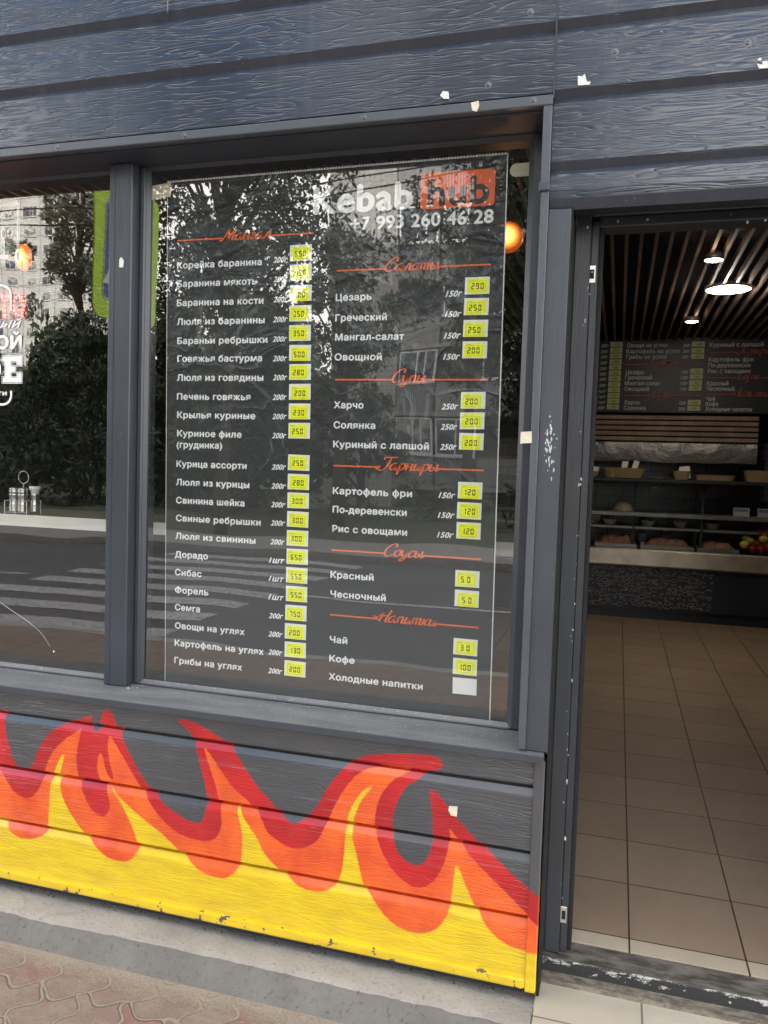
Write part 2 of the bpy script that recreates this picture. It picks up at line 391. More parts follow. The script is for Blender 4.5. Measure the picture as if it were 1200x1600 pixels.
Z_SILL, Z_HEAD = .793, 2.615
X_POST0, X_POST1 = -.224, -.161
LG = [.694-.015, .497-.015, .302-.015]
low = kpart(siding(-2.75, -.197, profile(.770, .112, LG, .0065, True), .007), 'flame_boards', M['flame']); add_fields(low)
kpart(siding(XL, -2.75, profile(.770, .112, LG), 10), 'base_boards', M['siding'])
def gridbox(x0, x1, y0, y1, z0, z1, nx, nz):          # a slim box with a fine front, for painted trims
    mb = MB(); mb.box(x0, x1, y0+.002, y1, z0, z1)
    n = len(mb.v); w = nx+1
    for j in range(nz+1):
        for i in range(nx+1):
            e = .002 if i in (0, nx) or j in (0, nz) else 0
            mb.v.append((x0+(x1-x0)*i/nx, y0+e, z0+(z1-z0)*j/nz))
    for j in range(nz):
        for i in range(nx): mb.f.append((n+j*w+i, n+j*w+i+1, n+(j+1)*w+i+1, n+(j+1)*w+i)); mb.m.append(0)
    return mb
o = kpart(gridbox(-2.75, -.197, -.010, .012, .083, .113, 300, 6), 'bottom_trim', M['flame_smooth']); add_fields(o, 1.0)
xa, xb = -.196, -.165
o = kpart(gridbox(xa, xb, -.011, .06, .077, .768, 8, 110), 'corner_trim', M['flame_smooth']); add_fields(o, .35)

UG = [3.21-.012, 3.018-.012, 2.838-.012]
kpart(siding(XL, -.2225, profile(3.40, 2.652, UG), 10), 'upper_boards', M['siding'])
UGR = [3.21-.012, 3.018-.012, 2.838-.012, 2.652-.014, 2.457-.014]
kpart(siding(-.2220, XR, profile(3.40, 2.385, UGR)+[(2.362, .004), (2.335, .020)], 10, -.003), 'door_head_boards', M['siding'])
mb = MB(); mb.box(-.2245, -.2200, -.0055, .018, 2.636, 3.40); kpart(mb, 'joint_strip', M['navy'])

# wall cores behind the boards
mb = MB()
mb.box(XL, -.21, .045, .26, .0, .768)
mb.box(XL, -.2245, .018, .26, Z_HEAD+.004, 3.40)
mb.box(-.2245, XR, .018, .26, 2.36, 3.40)
mb.box(.93, XR, .0, .26, .0, 2.36)
mb.box(XL, XL+.12, .26, 8.4, 0, 3.4); mb.box(XR-.12, XR, .26, 8.4, 0, 3.4); mb.box(XL, XR, 8.4, 8.55, 0, 3.4)
mb.box(XL, XL+1.6, .02, .26, .768, Z_HEAD+.004)
kpart(mb, 'wall', M['dark'])
mb = MB(); mb.box(XL-.1, XR+.1, -.06, 8.7, 3.401, 3.50); kpart(mb, 'roof', M['navy'])

# window surround: L trim, reveal, sill
mb = MB()
mb.box(XL+1.6, -.2235, -.014, .017, Z_HEAD, 2.643, 0, .0025)
kpart(mb, 'head_trim', M['trimlight'])
mb = MB(); mb.box(XL+1.6, -.2240, .017, .26, Z_HEAD-.006, Z_HEAD+.003); kpart(mb, 'soffit', M['navy'])
mb = MB(); zb = at(854, 293, 0).z
mb.box(-.2478, -.2235, -.013, .02, zb, Z_HEAD-.0005, 0, .002)
mb.box(-.2455, -.2235, -.010, .02, Z_SILL+.004, zb-.012, 0, .002)
kpart(mb, 'side_trim', M['trimlight'])
mb = MB(); mb.box(-.252, -.222, -.018, .0, zb-.014, zb+.012, 0, .003); kpart(mb, 'trim_bracket', M['trim'])
mb = MB()
mb.box(X_POST0, X_POST1, .0, .24, Z_SILL, 2.334, 0, .002)
kpart(mb, 'post', M['trim'])
xs = at(849, 1180, -.02).x
mb = MB()
mb.prism([(0, 0), (1, 0), (1, 1), (0, 1)], 0, 1)
mb = MB()
mb.v += [(XL+1.6, -.022, .768), (xs, -.022, .768), (xs, -.022, .790), (XL+1.6, -.022, .790), (XL+1.6, .24, .800), (xs, .24, .800), (XL+1.6, .24, .768), (xs, .24, .768)]
for q in ((0, 1, 2, 3), (3, 2, 5, 4), (0, 6, 7, 1), (1, 7, 5, 2), (0, 3, 4, 6), (4, 5, 7, 6)): mb.f.append(q); mb.m.append(0)
M['sill'] = None
def sill_mat():
    t = NT('dusty_grey_sill'); v = t.coord(); nz = t.noise(t.coord((2, 9, 3)), 2, 6, .65)
    c = t.mix(t.rng(nz, .35, .75), (.105, .110, .118), (.19, .19, .188))
    c = t.mix(t.rng(t.noise(v, 120, 3), .62, .72, 0, .6), c, (.4, .4, .38))
    t.set(Base_Color=c, Roughness=.6, Normal=t.bump(t.noise(v, 80, 3), .0008)); return t.mat
M['sill'] = sill_mat()
kpart(mb, 'sill', M['sill'])
mb = MB(); mb.box(XL+1.6, xs+.001, -.025, -.0221, .767, .7895, 0, .001); kpart(mb, 'sill_edge', M['trim'])

# mullion and the two windows
xm0, xm1 = at(168, 650, .11).x, at(203, 650, .11).x
mb = MB(); mb.box(xm0, xm1, .105, .24, .797, Z_HEAD-.006, 0, .003)
mb.box(xm0+.022, xm0+.024, .1035, .11, .80, Z_HEAD-.01)
kpart(mb, 'mullion', M['frame'])
def window(x0, x1, fl, fr, fb, ft):
    w = MB()
    z0, z1 = .7985, Z_HEAD-.0065
    def bar(a, b, c, d):
        w.box(a, b, GLASS_Y-.022, .235, c, d, 0, .005)
    bar(x0, x0+fl, z0, z1); bar(x1-fr, x1, z0, z1); bar(x0+fl, x1-fr, z0, z0+fb)
    if ft > 0: bar(x0+fl, x1-fr, z1-ft, z1)
    # glazing bead, chamfered towards the glass
    e = .012
    a, b, c, d = x0+fl, x1-fr, z0+fb, z1-ft
    for P in (((a, c), (b, c), (b-e, c+e), (a+e, c+e)), ((a, d), (a+e, d-e), (b-e, d-e), (b, d)), ((a, c), (a+e, c+e), (a+e, d-e), (a, d)), ((b, c), (b, d), (b-e, d-e), (b-e, c+e))):
        ys = [GLASS_Y-.014 if q in ((a, c), (b, c), (a, d), (b, d)) else GLASS_Y-.002 for q in P]
        w.poly([(q[0], y, q[1]) for q, y in zip(P, ys)], 1 if P[0] == (a, c) and P[1] == (b, c) else 0)
    o = kpart(w, 'window', [M['frame'], M['sill']])
    g = MB(); g.quad((a+.002, GLASS_Y, c+.002), (b-.002, GLASS_Y, c+.002), (b-.002, GLASS_Y, d-.002), (a+.002, GLASS_Y, d-.002))
    p = g.build('pane', M['glass'], o)
    for v in p.data.vertices: v.co -= KI.location
    return o
win_r = window(xm1+.001, -.2465, .022, .044, .004, .0)
win_l = window(XL+1.6, xm0-.001, .05, .003, .004, .0)
# scratch in the left pane
mb = MB()
pts = smooth_line([at(x, y, .1682) for x, y in ((-20, 925), (10, 948), (45, 972), (65, 990), (78, 1010))], 3)
for a, b in zip(pts[:-1], pts[1:]): mb.quad((a[0], .1682, a[2]-.0006), (b[0], .1682, b[2]-.0006), (b[0], .1682, b[2]+.0006), (a[0], .1682, a[2]+.0006))
q = at(84, 1018, .1682); mb.poly([(q.x+.003*math.cos(k), .1682, q.z+.004*math.sin(k)) for k in np.linspace(0, 2*math.pi, 10)[:-1]])
p = mb.build('scratch', M['white'], win_l)
for v in p.data.vertices: v.co -= KI.location

# screws
def screw(px, py, y):
    p = at(px, py, y); mb = MB()
    mb.lathe([(0.0001, -.0035), (.004, -.003), (.006, -.0012), (.0065, .0)], seg=12)
    mb.lathe([(.0065, -.0005), (.010, -.0002), (.0105, .001)], seg=12)
    mb.lathe([(.0001, -.0037), (.002, -.0037)], seg=6, m=1)
    mb.v = [(p.x+a, y+c, p.z+b) for a, b, c in mb.v]
    kpart(mb, 'screw', [M['screw'], M['black']])
for (px, py, y) in ((90, 230, -.014), (288, 212, -.014), (569, 184, -.014), (833, 157, -.014), (763, 133, 0), (829, 19, 0), (961, 81, -.003), (1168, 67, -.003)): screw(px, py, y)

# doorway: dark brush seal, frame, threshold
mb = MB(); mb.box(X_POST1, X_POST1+.004, .004, .15, .10, 2.334)
random.seed(4)
kpart(mb, 'brush_seal', M['black'])
mb = MB(); mb.box(-.164, -.1565, .02, .16, .05, .768); kpart(mb, 'brush_seal', M['black'])
xj0 = X_POST1+.004; xj1 = at(909, 700, .15).x; xj2 = at(921, 700, .15).x
zh = at(960, 352, .15).z
DF = MB()
DF.box(xj0, xj1, .150, .25, .115, zh+.07, 0, .003)
DF.box(xj1, xj2, .163, .25, .115, zh+.02, 0, .003)
DF.box(xj2, xj2+.012, .178, .25, .115, zh, 1, .002)
DF.box(xj1, .93, .150, .25, zh+.03, zh+.09, 0, .003)
DF.box(xj2, .93, .163, .249, zh+.0, zh+.0299, 0, .003)
DF.box(.85, .929, .163, .25, .115, zh, 0, .003)
dfo = kpart(DF, 'door_frame', [M['frame_chip'], M['black']])
def sub(mb, name, mats, par):
    p = mb.build(name, mats, par)
    for v in p.data.vertices: v.co -= KI.location
    return p
for (pa, pb) in (((919, 415), (930, 442)), ((876, 1416), (885, 1443))):
    a, b = at(*pa, .160), at(*pb, .160); mb = MB(); mb.box(a.x, b.x, .159, .164, b.z, a.z, 0, .001); mb.box(a.x+.004, b.x-.004, .1585, .160, b.z+.012, a.z-.012, 1)
    sub(mb, 'strike_plate', [M['steel'], M['black']], dfo)
# white paint chips along the frame edge
mb = MB(); random.seed(8)
def blob(cx, cz, y, r, el=1.0):
    n = 9; mb.poly([(cx+r*math.cos(2*math.pi*k/n)*random.uniform(.5, 1.1), y, cz+el*r*math.sin(2*math.pi*k/n)*random.uniform(.5, 1.1)) for k in range(n)][::-1] if False else
                   [(cx+r*math.cos(2*math.pi*k/n)*random.uniform(.5, 1.1), y, cz+el*r*math.sin(2*math.pi*k/n)*random.uniform(.5, 1.1)) for k in range(n)])
for k in range(22):
    z = random.choice((random.uniform(.2, 2.2), random.uniform(.25, 1.0), random.uniform(2.0, 2.15), random.uniform(1.15, 1.6)))
    blob(xj1-.002+random.gauss(0, .0035), z, .1495, random.uniform(.0007, .0024), random.uniform(1, 4))
for px, py in ((925, 425), (908, 748), (907, 757), (895, 984), (894, 1002), (888, 1180), (886, 1220), (883, 1310), (918, 355), (966, 346), (1012, 343), (1143, 335), (1168, 347), (1196, 344)):
    q = at(px, py, .149); blob(q.x, q.z, .149, random.uniform(.0022, .0042), random.uniform(.8, 2.2))
sub(mb, 'worn_paint_surface', M['primer'], dfo)

def threshold_mat():
    t = NT('worn_threshold_metal'); v = t.coord()
    n = t.noise(t.coord((14, 30, 30)), 2, 7, .7)
    sp = t.n('ShaderNodeSeparateXYZ'); t.l(v, sp.inputs[0])
    edge = t.rng(sp.outputs[2], .082, .112)                     # bare metal where feet scrape the front lip
    face = t.math('LESS_THAN', sp.outputs[1], .1285)
    top = t.mix(t.rng(t.noise(t.coord((5, 16, 5)), 2, 6, .7), .40, .62), (.055, .052, .048), (.21, .195, .17))
    front = t.mix(t.rng(t.math('ADD', n, t.math('MULTIPLY', edge, .10)), .62, .66), (.022, .023, .025), (.46, .45, .43))
    foot = t.math('LESS_THAN', sp.outputs[2], .074)
    front = t.mix(foot, front, t.mix(t.rng(n, .4, .6), (.10, .088, .068), (.24, .21, .17)))
    c = t.mix(face, top, front)
    lip = t.math('GREATER_THAN', t.math('ADD', sp.outputs[2], t.math('MULTIPLY', sp.outputs[1], 0.0)), .1078)
    c = t.mix(t.math('MULTIPLY', t.math('MULTIPLY', lip, face), t.rng(n, .50, .58)), c, (.40, .39, .37))
    t.set(Base_Color=c, Roughness=.5, Metallic=.2, Normal=t.bump(n, .0015)); return t.mat
M['threshold'] = threshold_mat()
ya = .165; 
mb = MB()
prof = [(ya-.075, .052), (ya-.072, .066), (ya-.045, .072), (ya-.040, .108), (ya-.036, .112), (ya+.06, .116), (ya+.063, .112), (ya+.064, .05)]
for a, b in zip(prof[:-1], prof[1:]): mb.quad((-.1565, a[0], a[1]), (.93, a[0], a[1]), (.93, b[0], b[1]), (-.1565, b[0], b[1]))
mb.poly([(-.1565, y, z) for y, z in prof])
kpart(mb, 'threshold', M['threshold'])

# scraped patch of bare primer on the post, screw holes
mb = MB(); random.seed(31)
for k in range(48):
    q = at(random.gauss(858, 5), random.choice((random.gauss(675, 14), random.gauss(690, 10), random.gauss(720, 14))), -.0004); r_ = random.uniform(.0008, .0034); el = random.uniform(1, 4)
    mb.poly([(q.x+r_*math.cos(2*math.pi*i/7)*random.uniform(.5, 1.1), -.0004-k*.000004, q.z+el*r_*math.sin(2*math.pi*i/7)*random.uniform(.5, 1.1)) for i in range(7)])
kpart(mb, 'worn_patch_surface', M['primer'])

# crumbled sealant at the foot of the mullion and in the sill corner
mb = MB(); random.seed(41)
for (pa, pb, n_, rr) in (((183, 1069), (203, 1075), 26, .004), ((203, 1075), (224, 1071), 12, .003), ((812, 1150), (832, 1152), 34, .005), ((822, 1146), (834, 1150), 20, .004)):
    for k in range(n_):
        t_ = random.random(); q = atz(pa[0]+(pb[0]-pa[0])*t_+random.gauss(0, 1.5), pa[1]+(pb[1]-pa[1])*t_+random.gauss(0, 1.6), .795)
        r_ = random.uniform(.3, 1)*rr; zz = .790+(q.y+.022)/.262*.010
        mb.lathe([(r_, -.002), (r_*.8, r_*.35), (.0001, r_*.5)], (q.x, q.y, zz), 6)
kpart(mb, 'sealant_line', simple('crumbled_sealant', (.42, .40, .35), .9, var=.3, vscale=50))
# ================================================================== GROUND
def concrete(name, c0, c1, rough=.85, bs=40, bd=.002):
    t = NT(name); v = t.coord()
    n = t.noise(v, 6, 8, .65); n2 = t.noise(v, 70, 4, .6)
    c = t.mix(t.rng(n, .3, .7), c0, c1)
    c = t.mix(t.rng(n2, .58, .72, 0, .75), c, tuple(k*.5 for k in c0)); c = t.mix(t.rng(n2, .28, .40, .5, 0), c, tuple(min(1, k*1.5) for k in c0))
    vo = t.n('ShaderNodeTexVoronoi', feature='DISTANCE_TO_EDGE'); mp = t.n('ShaderNodeMix', data_type='RGBA'); mp.inputs[0].default_value = .16; t.l(v, mp.inputs[6]); nn = t.n('ShaderNodeTexNoise'); t.l(v, nn.inputs['Vector']); nn.inputs['Scale'].default_value = 4; nn.inputs['Detail'].default_value = 6; t.l(nn.outputs['Color'], mp.inputs[7]); t.l(mp.outputs[2], vo.inputs['Vector']); vo.inputs['Scale'].default_value = 1.7
    crack = t.math('MULTIPLY', t.rng(vo.outputs['Distance'], .004, .010, 1, 0), t.rng(t.noise(v, 1.3, 2), .48, .56))
    c = t.mix(t.math('MULTIPLY', crack, .14), c, tuple(k*.35 for k in c0))
    c = t.mix(t.rng(t.noise(v, 2.2, 4), .58, .75, 0, .45), c, tuple(k*.75 for k in c0))
    t.set(Base_Color=c, Roughness=rough, Normal=t.bump(t.math('ADD', n, t.math('MULTIPLY', n2, .5)), bd)); return t.mat
M['ledge'] = concrete('light_cement', (.25, .238, .218), (.36, .345, .318), bd=.012)
M['mortar'] = concrete('dark_trowelled_mortar', (.12, .114, .102), (.175, .167, .15), bd=.012)

def paver_mat():
    t = NT('worn_red_figured_pavers'); v = t.coord()
    sep = t.n('ShaderNodeSeparateXYZ'); t.l(v, sep.inputs[0])
    wx = t.math('MULTIPLY', t.math('SINE', t.math('MULTIPLY', sep.outputs[1], 50.0)), .022)
    wy = t.math('MULTIPLY', t.math('SINE', t.math('MULTIPLY', sep.outputs[0], 44.0)), .022)
    cmb = t.n('ShaderNodeCombineXYZ'); t.l(t.math('ADD', sep.outputs[0], wx), cmb.inputs[0]); t.l(t.math('ADD', sep.outputs[1], wy), cmb.inputs[1])
    vo = t.n('ShaderNodeTexVoronoi', feature='DISTANCE_TO_EDGE'); t.l(cmb.outputs[0], vo.inputs['Vector']); vo.inputs['Scale'].default_value = 6.4; vo.inputs['Randomness'].default_value = .38
    vc = t.n('ShaderNodeTexVoronoi', feature='F1'); t.l(cmb.outputs[0], vc.inputs['Vector']); vc.inputs['Scale'].default_value = 6.4; vc.inputs['Randomness'].default_value = .38
    ed = t.math('ADD', vo.outputs['Distance'], t.math('MULTIPLY', t.math('SUBTRACT', t.noise(v, 60, 5, .7), .5), .06))
    joint = t.rng(ed, .020, .055)
    bw = t.n('ShaderNodeSeparateColor'); t.l(vc.outputs['Color'], bw.inputs[0])
    n = t.noise(v, 9, 7, .7); n2 = t.noise(v, 120, 3, .7)
    stone = t.mix(t.rng(bw.outputs[0], .2, .8), (.215, .120, .095), (.20, .150, .125))
    stone = t.mix(t.rng(n, .45, .72, 0, .85), stone, (.26, .21, .175))
    stone = t.mix(t.rng(n2, .62, .70, 0, .6), stone, (.36, .31, .27))
    stone = t.mix(t.rng(n2, .30, .40, .5, 0), stone, (.15, .09, .08))
    sand = t.mix(t.rng(n2, .3, .7), (.22, .185, .14), (.33, .285, .225))
    c = t.mix(joint, sand, stone)
    nearwall = t.rng(t.math('ADD', sep.outputs[1], t.math('MULTIPLY', t.math('SUBTRACT', n, .5), .10)), -.30, -.235)
    c = t.mix(nearwall, c, sand)
    sandy = t.rng(t.noise(v, 4.5, 6, .7), .44, .62, 0, .75)
    c = t.mix(sandy, c, t.mix(t.rng(n2, .3, .7), (.20, .165, .13), (.28, .235, .185)))
    h = t.math('ADD', t.math('MULTIPLY', joint, t.math('SUBTRACT', t.math('SUBTRACT', 1.0, nearwall), t.math('MULTIPLY', sandy, .6))), t.math('MULTIPLY', n2, .35))
    t.set(Base_Color=c, Roughness=.9, Normal=t.bump(h, .008)); return t.mat
M['paver'] = paver_mat()
def asphalt_mat():
    t = NT('grey_asphalt'); v = t.coord(); n = t.noise(v, .7, 6, .6); n2 = t.noise(v, 160, 2)
    c = t.mix(t.rng(n, .3, .7), (.075, .076, .078), (.115, .116, .118)); c = t.mix(t.rng(n2, .55, .75, 0, .5), c, (.2, .2, .2))
    t.set(Base_Color=c, Roughness=.9, Normal=t.bump(n2, .004)); return t.mat
M['asphalt'] = asphalt_mat()
def marking_mat():
    t = NT('worn_road_paint'); v = t.coord(); n = t.noise(v, 25, 6, .7)
    c = t.mix(t.rng(n, .38, .56), (.12, .12, .12), (.50, .50, .48)); t.set(Base_Color=c, Roughness=.8); return t.mat
M['marking'] = marking_mat()
def grass_mat():
    t = NT('dull_lawn'); v = t.coord(); n = t.noise(v, 3, 8, .7); c = t.mix(t.rng(n, .35, .65), (.035, .05, .018), (.10, .10, .05)); t.set(Base_Color=c, Roughness=.95); return t.mat
M['lawn'] = grass_mat()
def tile_mat(name, x0, y0, wx, wy, c1, c2, mortar, rough, strip=None):
    t = NT(name); v = t.coord()
    mp = t.n('ShaderNodeMapping'); mp.inputs['Location'].default_value = (-x0, -y0, 0); t.l(v, mp.inputs['Vector'])
    bk = t.n('ShaderNodeTexBrick'); bk.offset = 0.0; bk.squash = 1.0; t.l(mp.outputs[0], bk.inputs['Vector'])
    bk.inputs['Scale'].default_value = 1.0; bk.inputs['Brick Width'].default_value = wx; bk.inputs['Row Height'].default_value = wy
    bk.inputs['Mortar Size'].default_value = .003; bk.inputs['Mortar Smooth'].default_value = .2
    bk.inputs['Color1'].default_value = (*c1, 1); bk.inputs['Color2'].default_value = (*c2, 1); bk.inputs['Mortar'].default_value = (*mortar, 1)
    n = t.noise(v, 5, 6, .6); n2 = t.noise(v, 220, 2)
    c = bk.outputs['Color']
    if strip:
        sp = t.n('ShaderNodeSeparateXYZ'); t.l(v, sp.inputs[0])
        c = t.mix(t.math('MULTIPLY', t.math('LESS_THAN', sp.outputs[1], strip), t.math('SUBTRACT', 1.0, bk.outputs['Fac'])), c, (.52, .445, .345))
    mul = t.n('ShaderNodeMix', data_type='RGBA', blend_type='MULTIPLY'); mul.inputs[0].default_value = 1.0
    t.l(c, mul.inputs[6]); g = t.mix(t.rng(n, .3, .7), (.82, .81, .79), (1.0, 1.0, 1.0)); g = t.mix(t.rng(n2, .6, .7, 0, .35), g, (.65, .6, .55)); g = t.mix(t.rng(t.noise(t.coord((1.3, .8, 1)), 1.6, 6, .65), .50, .72, 0, .38), g, (.55, .52, .50)); t.l(g, mul.inputs[7])
    t.set(Base_Color=mul.outputs[2], Roughness=t.rng(n, .3, .7, rough, rough+.12), Normal=t.bump(t.math('SUBTRACT', 1.0, bk.outputs['Fac']), .0015)); return t.mat

ROADZ = -.10; KERB_Y = -3.62; FAR_Y = -10.7
def plane(name, x0, x1, y0, y1, z, mat, kind='structure'):
    mb = MB(); mb.quad((x0, y0, z), (x1, y0, z), (x1, y1, z), (x0, y1, z)); return tag(mb.build(name, mat), kind=kind)
plane('ground', -900, 900, -900, 900, -.30, M['lawn'])
mb = MB(); mb.box(-60, 60, KERB_Y+.15, .04, -.29, 0.0); tag(mb.build('pavement', M['paver']), kind='structure')
mb = MB(); mb.box(-60, 60, KERB_Y, KERB_Y+.149, -.29, .004, 0, .012); tag(mb.build('kerb', M['ledge']), kind='structure')
plane('road', -90, 90, FAR_Y, KERB_Y-.001, ROADZ, M['asphalt'])
mb = MB(); mb.box(-90, 90, FAR_Y-.15, FAR_Y-.001, -.29, .03, 0, .012); tag(mb.build('kerb', M['ledge']), kind='structure')
plane('far_pavement', -90, 90, FAR_Y-2.6, FAR_Y-.151, .0, M['ledge'])
plane('lawn', -120, 120, -70, FAR_Y-2.601, -.01, M['lawn'])
mb = MB()
for y in (-4.15, -4.98, -5.82, -6.66, -7.5, -8.34, -9.18, -10.02):
    mb.box(-7.8, -4.15, y-.2, y+.2, ROADZ+.003, ROADZ+.006)
mb.box(-3.9, 40, -6.95, -6.83, ROADZ+.003, ROADZ+.006); mb.box(-60, -8.2, -6.95, -6.83, ROADZ+.003, ROADZ+.006)
tag(mb.build('crossing_markings', M['marking']), kind='structure')

# rough concrete ledge under the painted base: light top, darker trowelled face
def ledge():
    random.seed(3); mb = MB(); x0, x1, n = -6.0, -.168, 620
    prof = [(.06, .036, 0), (.00, .044, 0), (-.04, .054, 0), (-.105, .059, 0), (-.135, .054, 0), (-.150, .046, 1), (-.168, .026, 1), (-.186, .008, 1), (-.204, .001, 1), (-.225, -.012, 1)]
    for i in range(n+1):
        x = x0+(x1-x0)*i/n
        for j, (y, z, m) in enumerate(prof):
            w1 = mnoise.noise((x*2.3, j*.15, 0)); w2 = mnoise.noise((x*14, j*.9, 3)); w3 = mnoise.noise((x*45, j*2.1, 7))
            k = 0 if j == 0 else 1
            mb.v.append((x, y+k*(w1*.012+w2*.004+w3*.0015), z+k*(w1*.004+w2*.002+w3*.001)))
    P = len(prof)
    for i in range(n):
        for j in range(P-1):
            mb.f.append((i*P+j, i*P+j+1, (i+1)*P+j+1, (i+1)*P+j)); mb.m.append(1 if prof[j][2] or prof[j+1][2] else 0)
    return mb
tag(ledge().build('ledge', [M['ledge'], M['mortar']], smooth=True), kind='structure')
M['step'] = tile_mat('beige_step_tile', .135, -1.2+.05, .36, .36, (.53, .475, .385), (.49, .44, .355), (.20, .18, .15), .55)
mb = MB(); mb.box(-.1675, 1.6, -1.15, .12, -.01, .052, 0, .003); tag(mb.build('step', M['step']), kind='structure')
# dirt along the threshold and grit in the gap under the base
mb = MB(); random.seed(12)
for k in range(110):
    x = random.uniform(-2.4, -.2); y = random.uniform(.0, .04); r = random.uniform(.001, .0042); z = .047
    mb.lathe([(.0001, -r*.3), (r, 0), (r*.7, r*.6), (.0001, r*.8)], (x, y, z+r*.2), 5)
tag(mb.build('grit', simple('dark_grit', (.05, .045, .04), .9)), kind='stuff')

# ================================================================== INTERIOR SHELL
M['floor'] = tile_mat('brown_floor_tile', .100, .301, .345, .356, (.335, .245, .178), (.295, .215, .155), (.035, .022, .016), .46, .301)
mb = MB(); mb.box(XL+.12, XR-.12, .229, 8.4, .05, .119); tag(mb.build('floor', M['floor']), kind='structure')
CZ = 3.02
mb = MB(); mb.quad((XL, .26, 3.30), (XL, 8.4, 3.30), (XR, 8.4, 3.30), (XR, .26, 3.30)); kpart(mb, 'ceiling', simple('dark_navy_ceiling', (.020, .028, .052), .8))
M['slat'] = simple('brown_wood_slat', (.21, .145, .105), .6, var=.3, vscale=3)
mb = MB()
for k in range(-60, 46):
    x = .065+k*.0865; mb.box(x-.0105, x+.0105, .30, 6.62, CZ, CZ+.05)
kpart(mb, 'slatted_ceiling', M['slat'])
mb = MB(); mb.box(XL+.12, -.2245, .262, .275, 2.62, 3.3); mb.box(-.2240, XR-.12, .262, .275, 2.37, 3.3); kpart(mb, 'inner_wall', M['dark'])

t_ = NT('grey_purple_wall_tiles'); v_ = t_.coord(); mp_ = t_.n('ShaderNodeMapping'); mp_.inputs['Rotation'].default_value = (R(90), 0, 0); t_.l(v_, mp_.inputs['Vector'])
bk_ = t_.n('ShaderNodeTexBrick'); t_.l(mp_.outputs[0], bk_.inputs['Vector']); bk_.inputs['Scale'].default_value = 1; bk_.inputs['Brick Width'].default_value = .30; bk_.inputs['Row Height'].default_value = .15; bk_.inputs['Mortar Size'].default_value = .006
bk_.inputs['Color1'].default_value = (.20, .185, .20, 1); bk_.inputs['Color2'].default_value = (.15, .14, .155, 1); bk_.inputs['Mortar'].default_value = (.06, .055, .06, 1)
t_.set(Base_Color=bk_.outputs[0], Roughness=.35)
mb = MB(); mb.box(XL+.13, XR-.13, 7.45, 7.50, .12, 2.0); kpart(mb, 'back_wall', t_.mat)
# ================================================================== LETTERING
_tc = {}
from mathutils.geometry import tessellate_polygon, interpolate_bezier
def text_mesh(s, bold=.022, italic=0.0):
    """outlines of a line of text, every contour filled by itself so that overlapping strokes stay solid: (verts, tris, xmin, xmax)"""
    k = (s, italic, round(bold, 2))
    if k in _tc: return _tc[k]
    cu = bpy.data.curves.new('t', 'FONT'); cu.body = s; cu.size = 1.0; cu.shear = italic; cu.space_character = 1.0+bold*2.0
    o = bpy.data.objects.new('t', cu); COL.objects.link(o)
    dg = bpy.context.evaluated_depsgraph_get(); dg.update()
    cv = o.evaluated_get(dg).to_curve(dg)
    loops = []
    for sp in cv.splines:
        P = []; bp = sp.bezier_points; n = len(bp)
        for i in range(n):
            a, b = bp[i], bp[(i+1) % n]
            straight = (a.handle_right-a.co).cross(b.co-a.co).length < 1e-6 and (b.handle_left-b.co).cross(b.co-a.co).length < 1e-6
            seg = [a.co.copy()] if straight else interpolate_bezier(a.co, a.handle_right, b.handle_left, b.co, 5)[:-1]
            P += [(q.x, q.y) for q in seg]
        Q = [P[0]]
        for q in P[1:]:
            if abs(q[0]-Q[-1][0])+abs(q[1]-Q[-1][1]) > 1e-6: Q.append(q)
        if italic == 0 and len(Q) > 8 and abs(Q[0][0]-Q[-1][0]) < 1e-3:      # soft-sign bowls run back into their own stem: stop them at its edge
            near = [q[0] for q in Q[1:-1] if 1e-4 < q[0]-Q[0][0] < .016]
            if near:
                xe = max(near)+.0008; Q[0] = (xe, Q[0][1]); Q[-1] = (xe, Q[-1][1])
        if len(Q) > 2: loops.append(Q)
    bpy.data.objects.remove(o); bpy.data.curves.remove(cu)
    ar = [.5*sum(L[i][0]*L[(i+1) % len(L)][1]-L[(i+1) % len(L)][0]*L[i][1] for i in range(len(L))) for L in loops]
    def inside(p, L):
        c = False
        for i in range(len(L)):
            a, b = L[i], L[(i+1) % len(L)]
            if (a[1] > p[1]) != (b[1] > p[1]) and p[0] < (b[0]-a[0])*(p[1]-a[1])/(b[1]-a[1])+a[0]: c = not c
        return c
    own = {}
    for j in range(len(loops)):         # a hole runs against the contour that holds all of it
        c = [i for i in range(len(loops)) if i != j and ar[i]*ar[j] < 0 and abs(ar[i]) > abs(ar[j]) and sum(inside(q, loops[i]) for q in loops[j]) > .6*len(loops[j])]
        if c: own[j] = min(c, key=lambda i: abs(ar[i]))
    outer = [i for i in range(len(loops)) if i not in own]; holes = {i: [j for j in own if own[j] == i] for i in outer}
    V, T = [], []
    for lv, i in enumerate(outer):
        ls = [loops[i]]+[loops[j] for j in holes[i]]
        pts = [Vector((x, y, 0)) for L in ls for x, y in L]; n = len(V)
        V += [(q.x, q.y, lv % 3) for q in pts]
        T += [tuple(n+q for q in t) for t in tessellate_polygon([[Vector((x, y, 0)) for x, y in L] for L in ls])]
    xs = [v[0] for v in V]; _tc[k] = (V, T, min(xs), max(xs)); return _tc[k]
CAPH = max(v[1] for v in text_mesh('Н', .022)[0])
